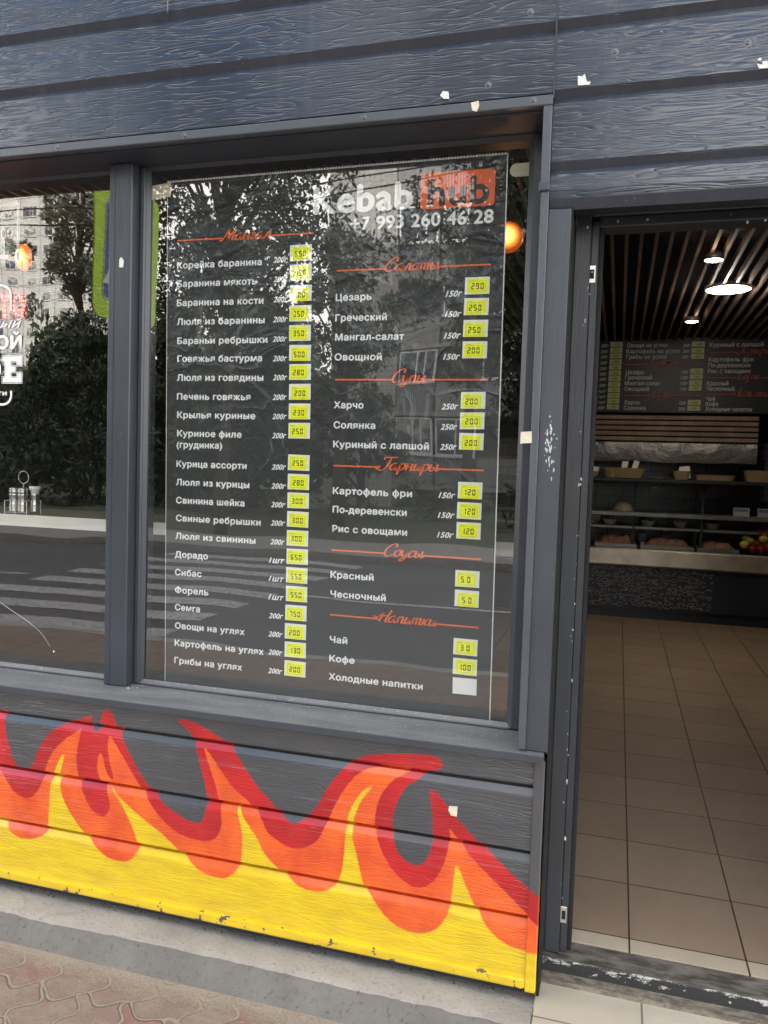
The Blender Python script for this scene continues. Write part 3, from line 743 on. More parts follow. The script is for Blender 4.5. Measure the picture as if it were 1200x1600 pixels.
def put_text(mb, s, x0, x1, zb, y, cap, bold=.022, italic=0.0, m=0, mirror=False):
    V, T, a, b = text_mesh(s, bold, italic); sz = cap/CAPH
    d = cap*bold*1.5            # heavier strokes: the outline laid over itself, a hair apart in depth
    sh = ((-d, 0), (d, 0), (0, -d*.8), (0, d*.8)) if bold > .012 else ((0, 0),)
    if bold > .012: x0 += d; x1 -= d
    sx = (x1-x0)/(b-a)
    for k, (dx, dz) in enumerate(sh):
        n = len(mb.v)
        for vx, vy, lv in V:
            X = x1-(vx-a)*sx if mirror else x0+(vx-a)*sx
            mb.v.append((X+dx, y-.00006*k-.00002*lv, zb+vy*sz+dz))
        for t in T: mb.f.append(tuple(n+q for q in t)); mb.m.append(m)
def px_text(mb, s, px0, pyb, px1, y, cap, **kw):
    a = at(px0, pyb, y); b = at(px1, pyb, y); put_text(mb, s, a.x, b.x, a.z, y, cap, **kw)

SC = {
 'а': ([[(.75, .85), (.5, 1), (.15, .75), (.05, .3), (.3, 0), (.6, .3), (.8, 1)], [(.8, 1), (.72, .3), (.85, 0), (1.08, .2)]], 1.02),
 'н': ([[(.1, 1), (.1, 0)], [(.1, .5), (.65, .55)], [(.65, 1), (.65, .2), (.75, 0), (.95, .2)]], .92),
 'г': ([[(.05, .8), (.2, 1), (.45, .85), (.3, .5), (.1, .2), (.3, 0), (.6, .2)]], .6),
 'л': ([[(0, .1), (.1, 0), (.3, .4), (.45, 1)], [(.45, 1), (.7, .9), (.72, .2), (.85, 0), (1.0, .2)]], .98),
 'т': ([[(.05, 1), (.05, 0)], [(.05, .6), (.3, 1), (.45, .8), (.45, 0)], [(.45, .6), (.7, 1), (.85, .8), (.85, .15), (.95, 0), (1.15, .2)]], 1.12),
 'ы': ([[(.1, 1), (.08, .3), (.3, 0), (.55, .3), (.4, .55), (.1, .45)], [(.8, 1), (.8, .2), (.9, 0), (1.1, .2)]], 1.05),
 'у': ([[(.05, 1), (.15, .3), (.35, .1), (.6, .4), (.7, 1)], [(.7, 1), (.65, 0), (.4, -.6), (.1, -.6), (.1, -.4), (.9, .15)]], .88),
 'п': ([[(.1, 1), (.1, 0)], [(.1, .6), (.4, 1), (.6, .85), (.6, .2), (.7, 0), (.92, .2)]], .9),
 'р': ([[(.15, 1), (.1, -.7)], [(.12, .6), (.4, 1), (.7, .75), (.6, .2), (.3, 0), (.12, .2)]], .85),
 'и': ([[(.1, 1), (.08, .25), (.25, 0), (.5, .3), (.65, 1)], [(.65, 1), (.65, .2), (.75, 0), (.95, .2)]], .92),
 'с': ([[(.65, .8), (.45, 1), (.12, .7), (.1, .2), (.35, 0), (.75, .25)]], .75),
 'о': ([[(.45, 1), (.1, .75), (.08, .25), (.35, 0), (.68, .3), (.68, .75), (.45, 1)]], .8),
 'к': ([[(.1, 1), (.1, 0)], [(.65, 1), (.15, .5)], [(.25, .55), (.5, .1), (.8, .15)]], .78),
 'М': ([[(-.1, .15), (.05, -.1), (.35, .6), (.65, 1.85)], [(.65, 1.85), (.8, .6), (.85, .1)], [(.85, .1), (1.4, 1.85)], [(1.4, 1.85), (1.4, .3), (1.55, 0), (1.75, .2)]], 1.7),
 'С': ([[(1.15, 1.4), (1.15, 1.85), (.7, 1.85), (.15, 1.1), (.1, .3), (.5, -.05), (1.15, .3)]], 1.2),
 'Г': ([[(.2, 1.5), (.4, 1.85), (1.7, 1.9)], [(1.0, 1.8), (.85, .8), (.6, .1), (.2, -.1), (-.5, .35), (.1, .55)]], 1.15),
 'Н': ([[(.1, .35), (-.55, .8), (-.1, .7), (.35, 1.1), (.6, 1.85)], [(.6, 1.85), (.3, 0)], [(.4, .85), (1.1, 1.0)], [(1.35, 1.85), (1.05, .4), (1.15, 0), (1.4, .2)]], 1.35),
}
def script_text(mb, s, x0, x1, zb, y, xh, m=0):
    tot = 0; lay = []
    for ch in s:
        st, adv = SC[ch]; lay.append((st, tot)); tot += adv
    sx = (x1-x0)/(tot+.2); nib = R(35)
    for st, off in lay:
        for line in st:
            p = smooth_line(line, 5) if len(line) > 2 else [np.array(line[0])*(1-t)+np.array(line[1])*t for t in (0, .5, 1)]
            P = [np.array([x0+(off+q[0]+q[1]*.28)*sx, zb+q[1]*xh]) for q in p]
            L, Rr = [], []
            for i, q in enumerate(P):
                d = P[min(i+1, len(P)-1)]-P[max(i-1, 0)]; d = d/(np.hypot(*d)+1e-9)
                w = xh*(.045+.12*abs(math.sin(math.atan2(d[1], d[0])-nib+R(20))))
                nrm = np.array([-d[1], d[0]]); L.append(q+nrm*w); Rr.append(q-nrm*w)
            for i in range(len(P)-1):
                mb.quad((Rr[i][0], y, Rr[i][1]), (Rr[i+1][0], y, Rr[i+1][1]), (L[i+1][0], y, L[i+1][1]), (L[i][0], y, L[i][1]), m)
SEG = {'0': 'abcdef', '1': 'bc', '2': 'abged', '3': 'abgcd', '4': 'fgbc', '5': 'afgcd', '6': 'afgedc', '7': 'abc', '8': 'abcdefg', '9': 'abfgcd'}
def seg_digit(mb, ch, x, z, w, h, y, m=0):
    t = h*.17; g = h*.02
    for s in SEG[ch]:
        if s in 'agd':
            zc = {'a': z+h-t/2, 'g': z+h/2, 'd': z+t/2}[s]
            P = [(x+t*.6, zc-t/2), (x+w-t*.6, zc-t/2), (x+w-t*.3, zc), (x+w-t*.6, zc+t/2), (x+t*.6, zc+t/2), (x+t*.3, zc)]
        else:
            xc = x+t/2 if s in 'ef' else x+w-t/2; za, zb = (z+h/2+g, z+h-g) if s in 'bf' else (z+g, z+h/2-g)
            P = [(xc-t/2, za+t*.35), (xc, za), (xc+t/2, za+t*.35), (xc+t/2, zb-t*.35), (xc, zb), (xc-t/2, zb-t*.35)]
        mb.poly([(a, y, b) for a, b in P], m)

# ================================================================== MENU POSTER
def poster_mat():
    t = NT('dark_grey_poster_film'); v = t.coord()
    sp = t.n('ShaderNodeSeparateXYZ'); t.l(v, sp.inputs[0])
    n = t.noise(t.coord((2.2, 1, 3.2)), 1.6, 4, .45, 1.1)
    rid = t.math('SUBTRACT', 1.0, t.math('MULTIPLY', t.math('ABSOLUTE', t.math('SUBTRACT', n, .5)), 6.0), True)
    rid = t.math('POWER', rid, 3.0)
    n2 = t.noise(t.coord((5, 1, 6)), 2.0, 3, .5, .8)
    amt = t.rng(sp.outputs[2], .65, 1.55, .05, 1.0)
    h = t.math('MULTIPLY', t.math('ADD', t.math('MULTIPLY', rid, .6), n2), amt)
    c = t.mix(t.rng(t.noise(v, 3, 4), .3, .7), (.036, .038, .040), (.044, .047, .049))
    t.set(Base_Color=c, Roughness=.30, Specular_IOR_Level=.6, Normal=t.bump(h, .017)); return t.mat
M['poster'] = poster_mat()
M['ink'] = simple('white_poster_ink', (.84, .85, .85), .4, var=.03)
M['orange'] = simple('orange_poster_ink', (.80, .15, .045), .4, var=.06)
M['logo_dark'] = simple('dark_logo_ink', (.04, .045, .05), .35)
def sticker_mat():
    t = NT('fluorescent_yellow_sticker'); v = t.coord(); n = t.noise(v, 25, 3)
    t.set(Base_Color=t.mix(t.rng(n, .3, .7), (.86, .90, .022), (.94, .96, .03)), Roughness=.45); return t.mat
M['sticker'] = sticker_mat(); M['olive'] = simple('olive_sticker_ink', (.10, .13, .01), .6)
M['olive_thin'] = simple('pale_olive_sticker_ink', (.36, .46, .02), .6)
PY = GLASS_Y+.0135
cor = [at(*q, PY) for q in ((258, 1064), (765, 1127), (793.5, 239), (262, 284))]
PO = empty('menu_poster', (cor[0].x, PY, cor[0].z), 'tall dark grey menu poster with white dish names behind the window glass', 'poster')
mb = MB(); mb.prism([(q.x, q.z) for q in cor], PY, PY+.0015); child(mb, 'sheet', M['poster'], PO)
e = .0022; mb = MB(); yy = PY-.0006
a, b, c, d = [(q.x, q.z) for q in cor]
def strip(mb, p, q, w, y, m=0):
    p, q = np.array(p), np.array(q); dd = (q-p)/np.hypot(*(q-p)); nn = np.array([-dd[1], dd[0]])*w
    mb.quad((p[0]-nn[0], y, p[1]-nn[1]), (q[0]-nn[0], y, q[1]-nn[1]), (q[0]+nn[0], y, q[1]+nn[1]), (p[0]+nn[0], y, p[1]+nn[1]), m)
strip(mb, b, c, .0017, yy); child(mb, 'edge_strip', M['white'], PO); mb = MB(); strip(mb, a, d, .0010, yy)
child(mb, 'edge_strip', M['white'], PO)
mb = MB(); nd = 120
for i in range(nd):
    t0, t1 = i/nd, (i+.62)/nd
    p = (d[0]+(c[0]-d[0])*t0, d[1]+(c[1]-d[1])*t0); q = (d[0]+(c[0]-d[0])*t1, d[1]+(c[1]-d[1])*t1)
    strip(mb, p, q, .0022, yy)
strip(mb, (d[0], d[1]-.003), (c[0], c[1]-.003), .0010, yy)
child(mb, 'perforated_edge', M['white'], PO)
TY = PY-.0012; CAP = .0215
NAMES_L = [('Корейка баранина', 276.8, 419.8, 408.8), ('Баранина мякоть', 276.8, 448.6, 401), ('Баранина на кости', 276.2, 478.3, 411.5), ('Люля из баранины', 276.2, 507.8, 413.5), ('Бараньи ребрышки', 276.8, 537.5, 417.8), ('Говяжья бастурма', 277, 565.3, 409.4), ('Люля из говядины', 276.3, 594.8, 411.5), ('Печень говяжья', 276.3, 624.2, 391.3), ('Крылья куриные', 276.6, 652.9, 399), ('Куриное филе', 276.6, 681.6, 377.6), ('(грудинка)', 275.8, 699.2, 347), ('Курица ассорти', 275.6, 729, 385.4), ('Люля из курицы', 275, 757.8, 389.8), ('Свинина шейка', 275, 786, 382), ('Свиные ребрышки', 274.8, 813.8, 407.6), ('Люля из свинины', 274, 841.7, 399.3), ('Дорадо', 273.2, 870.4, 325), ('Сибас', 273.2, 898.3, 315), ('Форель', 273.2, 926, 325.7), ('Семга', 273.2, 953, 312.5), ('Овощи на углях', 273.2, 981.5, 382.3), ('Картофель на углях', 272.7, 1008.6, 412.2), ('Грибы на углях', 272.2, 1035.7, 378.6)]
NAMES_R = [('Цезарь', 524.3, 470, 580.7), ('Греческий', 523.7, 501.8, 604.4), ('Мангал-салат', 523.4, 532, 631.4), ('Овощной', 522.7, 563, 596.5), ('Харчо', 521.6, 637.6, 568), ('Солянка', 521, 668.8, 586.4), ('Куриный с лапшой', 520.4, 698.8, 670.4), ('Картофель фри', 519.8, 771.4, 644), ('По-деревенски', 519.5, 800.5, 635.6), ('Рис с овощами', 519, 830.5, 636.2), ('Красный', 516.2, 902.4, 584), ('Чесночный', 516, 932.4, 603), ('Чай', 515, 1003.5, 542.6), ('Кофе', 514.4, 1033, 554), ('Холодные напитки', 513.5, 1061.4, 661)]
TAGS_L = [('590', 453.3, 383.5), ('450', 453.3, 414), ('400', 453.3, 446), ('350', 452.8, 477.5), ('350', 452, 508.3), ('500', 452.3, 539), ('280', 452.3, 569), ('200', 451.8, 600), ('230', 451.5, 630.4), ('250', 451, 660.6), ('250', 450.5, 710), ('280', 450, 740), ('300', 449.4, 769.4), ('300', 449, 798.3), ('300', 448.4, 828), ('650', 448, 857), ('550', 447.4, 886), ('550', 447, 915), ('750', 446, 944.5), ('200', 445.3, 973.4), ('130', 445, 1002), ('200', 444.8, 1031.3)]
TAGS_R = [('290', 727, 433.7), ('250', 725.7, 466), ('250', 724.5, 500), ('200', 723.2, 533.5), ('200', 720.5, 612.4), ('200', 719, 644.5), ('200', 718, 676.3), ('120', 716, 752.8), ('120', 714.8, 784.3), ('120', 713.6, 815.5), ('50', 711.8, 890.4), ('50', 711, 921), ('30', 709, 996.6), ('100', 708.2, 1027.5), ('', 707.6, 1058)]
for s, x0, yb, x1 in NAMES_L+NAMES_R:
    mb = MB(); px_text(mb, s, x0, yb, x1, TY, CAP, bold=.036); child(mb, 'dish_name_line', M['ink'], PO)
for i, (s, x, y) in enumerate(TAGS_L):
    w = '1шт' if s in ('650', '550') else '200г'
    dy = 27-7*(y-383)/648
    mb = MB(); px_text(mb, w, x-(26.3 if w[0] == '2' else 28), y+dy, x-3.5, TY, .0185, bold=.032, italic=.3); child(mb, 'portion_weight', M['ink'], PO)
for i, (s, x, y) in enumerate(TAGS_R[:10]):
    w = '250г' if 4 <= i < 7 else '150г'
    dy = 30-6*(y-433)/382
    mb = MB(); px_text(mb, w, x-31, y+dy, x-4.5, TY, .0185, bold=.032, italic=.3); child(mb, 'portion_weight', M['ink'], PO)
for s, l0, s0, s1, l1, yl, yr, ybase, lab in (
    ('Мангал', 277, 345, 424, 490, 376.6, 363.5, 374, 0), ('Салаты', 526, 600, 686, 767.5, 424.3, 411.5, 421, 0), ('Супы', 523.4, 611, 665, 761, 594.6, 591.5, 594, 0),
    ('Гарниры', 521, 592, 684.5, 756, 728.2, 734, 736, 0), ('Соусы', 518, 599, 661, 752, 860, 873, 871, 0), ('Напитки', 516, 588, 681.5, 748, 961, 980, 975, 0)):
    mb = MB(); y = TY
    p0, p1, q0, q1 = at(l0, yl, y), at(s0, yl, y), at(s1, yr, y), at(l1, yr, y)
    zc = (p0.z+q1.z)/2
    mb.box(p0.x, p1.x+.004, y, y+.0004, zc-.0028, zc+.0022); mb.box(q0.x-.006, q1.x, y, y+.0004, zc-.0028, zc+.0022)
    bz = at(s0, ybase, y).z if s != 'Мангал' else zc-.004
    script_text(mb, s, p1.x, q0.x+.004, zc-.008, y-.0002, .0215)
    child(mb, 'heading', M['orange'], PO)
mb = MB()
y = TY
p = [at(*q, y) for q in ((658, 271.6), (773.8, 261.8), (772, 320.4), (656.4, 327.7))]
x0, x1 = p[3].x, p[1].x+.002; z0, z1 = (p[3].z+p[2].z)/2, (p[0].z+p[1].z)/2; r_ = .012
pts = []
for cx, cz, a0 in ((x1-r_, z1-r_, 0), (x0+r_, z1-r_, 90), (x0+r_, z0+r_, 180), (x1-r_, z0+r_, 270)):
    for k in range(6): an = R(a0+k*18); pts.append((cx+r_*math.cos(an), cz+r_*math.sin(an)))
mb.prism(pts[::-1], y, y+.0005, 0)
a, b = at(668, 317, y), at(764, 317, y)
put_text(mb, 'hub', a.x, b.x, z0+.010, y-.0006, .086, bold=.030, m=1)
lg = child(mb, 'logo_badge', [M['orange'], M['logo_dark']], PO)
mb = MB()
a, b = at(489, 332, y), at(645, 323, y); put_text(mb, 'Kebab', a.x, b.x, z0+.008, y, .086, bold=.036); child(mb, 'logo_lettering', M['ink'], PO); mb = MB()
a, b = at(547, 360, y), at(771, 350, y); put_text(mb, '+7 993 260 46 28', a.x, b.x, a.z, y, .042, bold=.026); child(mb, 'phone_number_line', M['ink'], PO)
random.seed(21)
TW, TH = .0775, .0525
for s, px, py in TAGS_L+TAGS_R:
    q = at(px, py, PY-.0015); k = MB(); yy = PY-.0022
    k.box(0, TW, 0, .0012, -TH, 0)
    o = k.build('price_tag', M['tagwhite'], PO, loc=(q.x-PO.location.x, yy-PO.location.y, q.z-PO.location.z)); o.rotation_euler.y = R(random.uniform(-.8, .8))
    if s:
        k = MB(); jx, jz = random.uniform(-.003, .003), random.uniform(-.002, .002)
        sx0, sx1, sz0, sz1 = .006+jx, TW-.0085+jx, -TH+.002+jz, -.0065+jz
        k.box(sx0, sx1, -.0008, -.0002, sz0, sz1, 0)
        ix0, ix1, iz0, iz1 = sx0+.005, sx1-.006, sz0+.005, sz1-.008
        for (aa, bb) in (((ix0, iz0), (ix1, iz0)), ((ix1, iz0), (ix1, iz1)), ((ix1, iz1), (ix0, iz1)), ((ix0, iz1), (ix0, iz0))): strip(k, aa, bb, .0004, -.0011, 2)
        put_text(k, 'цена', sx0+.005, sx0+.019, sz1-.0065, -.0011, .0042, bold=.01, m=2)
        n = len(s); dw, gap = .0105, .0048 if n < 3 else .0040
        if n == 2: gap = .0095
        tw = n*dw+(n-1)*gap; xx = (ix0+ix1)/2-tw/2+random.uniform(-.002, .001); zz = (iz0+iz1)/2-.0095
        for ch in s: seg_digit(k, ch, xx, zz, dw, .0195, -.0012, 1); xx += dw+gap
        k.build('price_sticker', [M['sticker'], M['olive'], M['olive_thin']], o)
M['tape'] = simple('cream_masking_tape', (.62, .58, .45), .7, bump=.002, bscale=40)
for (qa, qb, lab) in (((797, 256), (826, 275), 'cream masking tape on the glass beside the top right poster corner'), ((232, 292), (259, 312), 'cream masking tape on the glass beside the top left poster corner')):
    a, b = at(*qa, PY-.004), at(*qb, PY-.004); k = MB(); r_ = (a.z-b.z)/2; cz = (a.z+b.z)/2
    pts = [(b.x+.01, cz-r_), (b.x+.01, cz+r_)]+[(a.x+r_-r_*math.cos(R(t)), cz+r_*math.sin(R(t))) for t in range(80, -90, -20)]
    if qa[0] < 300: pts = [(a.x-.01, cz-r_), (b.x+.02, cz-r_+.01), (b.x+.02, cz+r_+.01), (a.x-.01, cz+r_)]
    k.prism(pts, PY-.0045, PY-.0035); tag(k.build('tape_strip', M['tape']), lab, 'tape', 'tape strips holding the poster')
# ================================================================== THINGS INSIDE THE WINDOWS
M['shelfedge'] = simple('cream_laminate_edge', (.74, .72, .64), .5, var=.04)
def darkwood():
    t = NT('dark_wood_laminate'); v = t.coord((3, 40, 3)); n = t.noise(v, 1.5, 5, .6, .5)
    t.set(Base_Color=t.mix(t.rng(n, .35, .65), (.06, .05, .045), (.20, .175, .16)), Roughness=.5); return t.mat
M['darkwood'] = darkwood()
SH = empty('counter_shelf', (-2.0, .45, 1.306), 'dark wood window counter with cream front edge running behind both panes', 'counter')
zs0, zs1 = 1.306, 1.3545
mb = MB(); mb.box(-4.3, -.22, .4495, .4535, zs0, zs1, 0, .001); child(mb, 'front_edge', M['shelfedge'], SH)
mb = MB(); mb.box(-4.3, -.22, .4536, .86, zs0+.004, zs1-.001); child(mb, 'counter_top', M['darkwood'], SH)
mb = MB()
for x in (-3.6, -2.85, -1.0):
    mb.box(x-.02, x+.02, .62, .66, .12, zs0+.004)
child(mb, 'bracket_leg', M['dark'], SH)

# condiment caddy on the shelf
def cpt(px, py): return at(px, py, .50)
p = atz(33, 801, 1.3545); CY = .50
p = at(31, 803, CY); zt = 1.3545
CD = empty('condiment_caddy', (p.x, CY, zt), 'round-handled chrome wire caddy holding shakers on the window counter', 'caddy')
wire = M['steel']; mb = MB(); h = .0018
X0, X1, Y0, Y1 = p.x-.052, p.x+.060, CY-.030, CY+.055
def loop(z): mb.tube([(X0, Y0, z), (X1, Y0, z), (X1, Y1, z), (X0, Y1, z), (X0, Y0, z)], h, 6)
loop(zt+.006); loop(zt+.055)
for x, y in ((X0, Y0), (X1, Y0), (X1, Y1), (X0, Y1), ((X0+X1)/2-.004, Y0)): mb.tube([(x, y, zt+.0), (x, y, zt+.055)], h, 6)
for k in range(5): mb.tube([(X0+(X1-X0)*k/4, Y0, zt+.006), (X0+(X1-X0)*k/4, Y1, zt+.006)], .0012, 5)
child(mb, 'rack', wire, CD)
mb = MB(); cx = (X0+X1)/2+.004; cy = CY+.012
mb.tube([(cx, cy, zt+.006), (cx, cy, zt+.128)], .0026, 8)
mb.tube([(cx+.026*math.cos(R(t)), cy, zt+.154+.026*math.sin(R(t))) for t in range(-90, 271, 15)], .0026, 8)
child(mb, 'handle', wire, CD)
glass_salt = simple('ribbed_clear_shaker', (.55, .55, .50), .15, 0.0, var=.1)
def shaker(x, y, lab, lid, lidmat, lidr=.0195):
    s = empty('shaker', (x, y, zt+.0075), lab, 'shaker', 'shakers in the caddy')
    b = MB(); pr_ = [(.0001, 0), (.0185, 0), (.0205, .003)]
    for k in range(4): z = .006+k*.006; pr_ += [(.0205, z), (.0192, z+.002), (.0205, z+.004)]
    pr_ += [(.0190, .034), (.0188, .066), (.0200, .070), (.0200, .076), (.0185, .078)]
    b.lathe(pr_, seg=24); o = b.build('body', M['steel'], s, True)
    b = MB(); b.lathe(lid, seg=24); b.build('lid', lidmat, s, True)
metal_lid = [(.0185, .0781), (.0205, .079), (.0205, .088), (.0190, .090), (.0200, .092), (.0200, .099), (.0160, .103), (.0001, .104)]
white_lid = [(.0165, .0781), (.0165, .090), (.021, .093), (.0235, .108), (.019, .110), (.0001, .108)]
shaker(p.x-.027, CY-.004, 'steel ribbed shaker in the caddy, on the caddy\'s left', metal_lid, M['steel'])
shaker(p.x+.018, CY-.004, 'steel ribbed shaker in the middle of the caddy under the ring handle', metal_lid, M['steel'])
shaker(p.x+.050, CY+.030, 'shaker with a white cap at the back right of the caddy', white_lid, M['white'])

# vinyl lettering on the left pane
VL = empty('window_lettering', (at(10, 640, GLASS_Y-.0025).x, GLASS_Y-.0025, at(10, 640, GLASS_Y-.0025).z), 'white coffee to go vinyl lettering with curved border on left pane', 'lettering')
vy = GLASS_Y-.0025; mb = MB()
def vbox(px0, py0, px1, py1): a, b = at(px0, py0, vy), at(px1, py1, vy); return a.x, b.x, b.z, a.z
def vtext(s, px0, px1, pyb, pyt, **kw):
    a, b, t = at(px0, pyb, vy), at(px1, pyb, vy), at(px1, pyt, vy); put_text(mb, s, a.x, b.x, a.z, vy, t.z-b.z, **kw)
vtext('вкусный', -66, 33.5, 514, 500, bold=.02, italic=.35); child(mb, 'lettering_line', M['white'], VL); mb = MB()
vtext('С СОБОЙ', -92, 34, 546, 526, bold=.05); child(mb, 'lettering_line', M['white'], VL); mb = MB()
vtext('пути', -20, 10.5, 617.5, 610, bold=.03)
child(mb, 'lettering_line', M['white'], VL)
mb = MB(); vtext('КОФ', -92, 1.5, 597, 557, bold=.06); child(mb, 'lettering_line', M['white'], VL); mb = MB()
# slab letter with an outline
a, b, c, d = vbox(4.5, 557, 33.5, 597.5)
W_, H_ = b-a, d-c
def slabE(m, k, y):
    u = lambda fx: a+W_*fx; w = lambda fz: c+H_*fz
    E = [(0, 0), (1, 0), (1, .36), (.78, .36), (.78, .19), (.42, .19), (.42, .40), (.66, .40), (.66, .62), (.42, .62), (.42, .82), (.78, .82), (.78, .66), (1, .66), (1, 1), (0, 1), (0, .82), (.13, .82), (.13, .19), (0, .19)]
    return [(u(x), w(z)) for x, z in E]
E_ = slabE(0, 0, vy)
mb.poly([(x, vy, z) for x, z in E_])
n = len(E_); off = .0034
for i in range(n):
    p0, p1 = np.array(E_[i]), np.array(E_[(i+1) % n]); dd = (p1-p0)/np.hypot(*(p1-p0)); nn = np.array([dd[1], -dd[0]])
    strip(mb, p0+nn*off-dd*off, p1+nn*off+dd*off, .0010, vy-.0003)
child(mb, 'slab_letter', M['white'], VL)
mb = MB()
def vline(pts, w=.0042):
    P = [at(x, y, vy) for x, y in pts]
    for q0, q1 in zip(P[:-1], P[1:]): strip(mb, (q0.x, q0.z), (q1.x, q1.z), w, vy)
vline([(-60, 445), (-5, 445.5), (5, 446), (11, 448.5), (15, 452.5), (17, 458), (17, 468), (17, 484)])
child(mb, 'border_arc', M['white'], VL); mb = MB()
vline([(17.3, 610.5), (17.2, 620), (15, 626), (11, 630), (6, 632), (-60, 630.5)])
child(mb, 'border_arc', M['white'], VL)

# opening hours vinyl seen from behind, on a clear panel further in
HY = .30; mb = MB()
OH = empty('hours_panel', (at(20, 400, HY).x, HY, at(20, 400, HY).z), 'clear opening hours panel read from behind through the left pane', 'sign')
def hbox(px0, py0, px1, py1, m=0):
    a, b = at(px0, py0, HY), at(px1, py1, HY); mb.box(a.x, b.x, HY, HY+.003, b.z, a.z, m)
hbox(26.5, 318, 30, 409); hbox(-60, 318, 26, 321); hbox(-60, 402, 12, 404); hbox(5.6, 376, 7.2, 402)
a, b = at(-24, 344, HY), at(22, 344, HY); put_text(mb, 'Режим', a.x, b.x, a.z, HY, .030, bold=.012, mirror=True)
a, b = at(-24, 376, HY), at(20, 376, HY); put_text(mb, '00:00', a.x, b.x, a.z, HY, .046, bold=.012, mirror=True)
child(mb, 'vinyl_words', M['white'], OH)
mb = MB(); a, b = at(-70, 316, HY), at(30.5, 410, HY); mb.quad((a.x, HY+.004, b.z), (b.x, HY+.004, b.z), (b.x, HY+.004, a.z), (a.x, HY+.004, a.z)); child(mb, 'clear_sheet', M['case'], OH)
# red light sign
LY = .34
LS = empty('led_sign', (at(5, 477, LY).x, LY, at(5, 477, LY).z), 'dark sign board with glowing red dot letters inside the left pane', 'sign')
mb = MB(); a, b = at(-120, 456, LY+.004), at(42, 500, LY+.004); mb.box(a.x, b.x, LY+.004, LY+.02, b.z, a.z, 0, .004)
child(mb, 'board', simple('glow_reddened_sign_board', (.16, .006, .010), .5), LS)  # red glow of the LED dots is partly put into the board colour
M['led'] = emit('red_led', (1.0, .012, .010), 14.0, (.8, .1, .1))
mb = MB()
dots = [(x, 462.8) for x in (-8, -4, 2, 7.5, 12.5)]+[(6.5+.1*k, 462.8+k*7.4) for k in range(1, 5)]+[(28.5+8.6*math.cos(2*math.pi*k/12), 477+15*math.sin(2*math.pi*k/12)) for k in range(12)]
dots += [(-28+8.6*math.cos(2*math.pi*k/12), 477+15*math.sin(2*math.pi*k/12)) for k in range(12)]
for x, y in dots:
    q = at(x, y, LY); mb.lathe([(.0045, 0), (.0035, .003), (.0001, .0042)], seg=8)
    for i in range(-24, 0): v = mb.v[i]; mb.v[i] = (q.x+v[0], LY+.004-v[2], q.z+v[1])
child(mb, 'led_dot', M['led'], LS).name = 'led_dots'

# hanging lamps
def globe_lamp(name, px, py, Y, rad, lab, col, strength, power):
    q = at(px, py, Y); o = empty(name, q, lab, 'lamp')
    t = NT(name+'_amber_glass'); nz = t.noise(t.coord(), 14, 3)
    vd = t.n('ShaderNodeVectorMath', operation='DISTANCE'); t.l(t.coord(), vd.inputs[0]); vd.inputs[1].default_value = (rad*.05, -rad*.98, -rad*.12)
    glow = t.math('ADD', t.rng(vd.outputs['Value'], rad*.15, rad*1.1, strength*8, 0.0, True), t.rng(nz, .35, .7, strength*.55, strength))
    t.set(Base_Color=(.75, .26, .05), Roughness=.22, Emission_Color=t.mix(t.rng(vd.outputs['Value'], rad*.2, rad*.9, 1, 0), col, (1, .55, .12)), Emission_Strength=glow)
    el = 1.7 if name == 'amber_lamp' else 1.0
    mb = MB(); mb.lathe([(rad*math.sin(R(a_))+.0001, -el*rad*math.cos(R(a_))) for a_ in range(0, 165, 8)], seg=28); mb.build('shade', t.mat, o, True)
    mb = MB(); mb.lathe([(rad*.3, rad*.95), (rad*.32, rad*1.25), (rad*.12, rad*1.4), (.0001, rad*1.4)], seg=16); mb.build('cap', M['black'], o, True)
    mb = MB(); mb.tube([(0, 0, rad*1.39), (0, 0, 3.29-q.z)], .004, 6); mb.build('cord', M['black'], o)
    mb = MB(); mb.lathe([(.0001, -rad*.45), (rad*.28, -rad*.2), (rad*.2, rad*.2), (.0001, rad*.4)], seg=12); b_ = mb.build('bulb', emit(name+'_bulb', (1, .62, .2), 30.0), o, True); b_.location = (0, 0, 0)
    L = bpy.data.lights.new(name+'_light', 'POINT'); L.energy = power; L.color = (1, .55, .2); L.shadow_soft_size = .05
    lo = bpy.data.objects.new(name+'_light', L); COL.objects.link(lo); lo.parent = o; lo.location = (0, -rad*1.3, 0)
globe_lamp('globe_lamp', 794, 371, .60, .054, 'orange glass globe lamp glowing beside the menu poster', (1, .17, .015), .13, .06)
globe_lamp('amber_lamp', 37, 402, 1.6, .045, 'bright amber lamp glowing inside the left pane under the hours panel', (1, .22, .02), .45, .4)

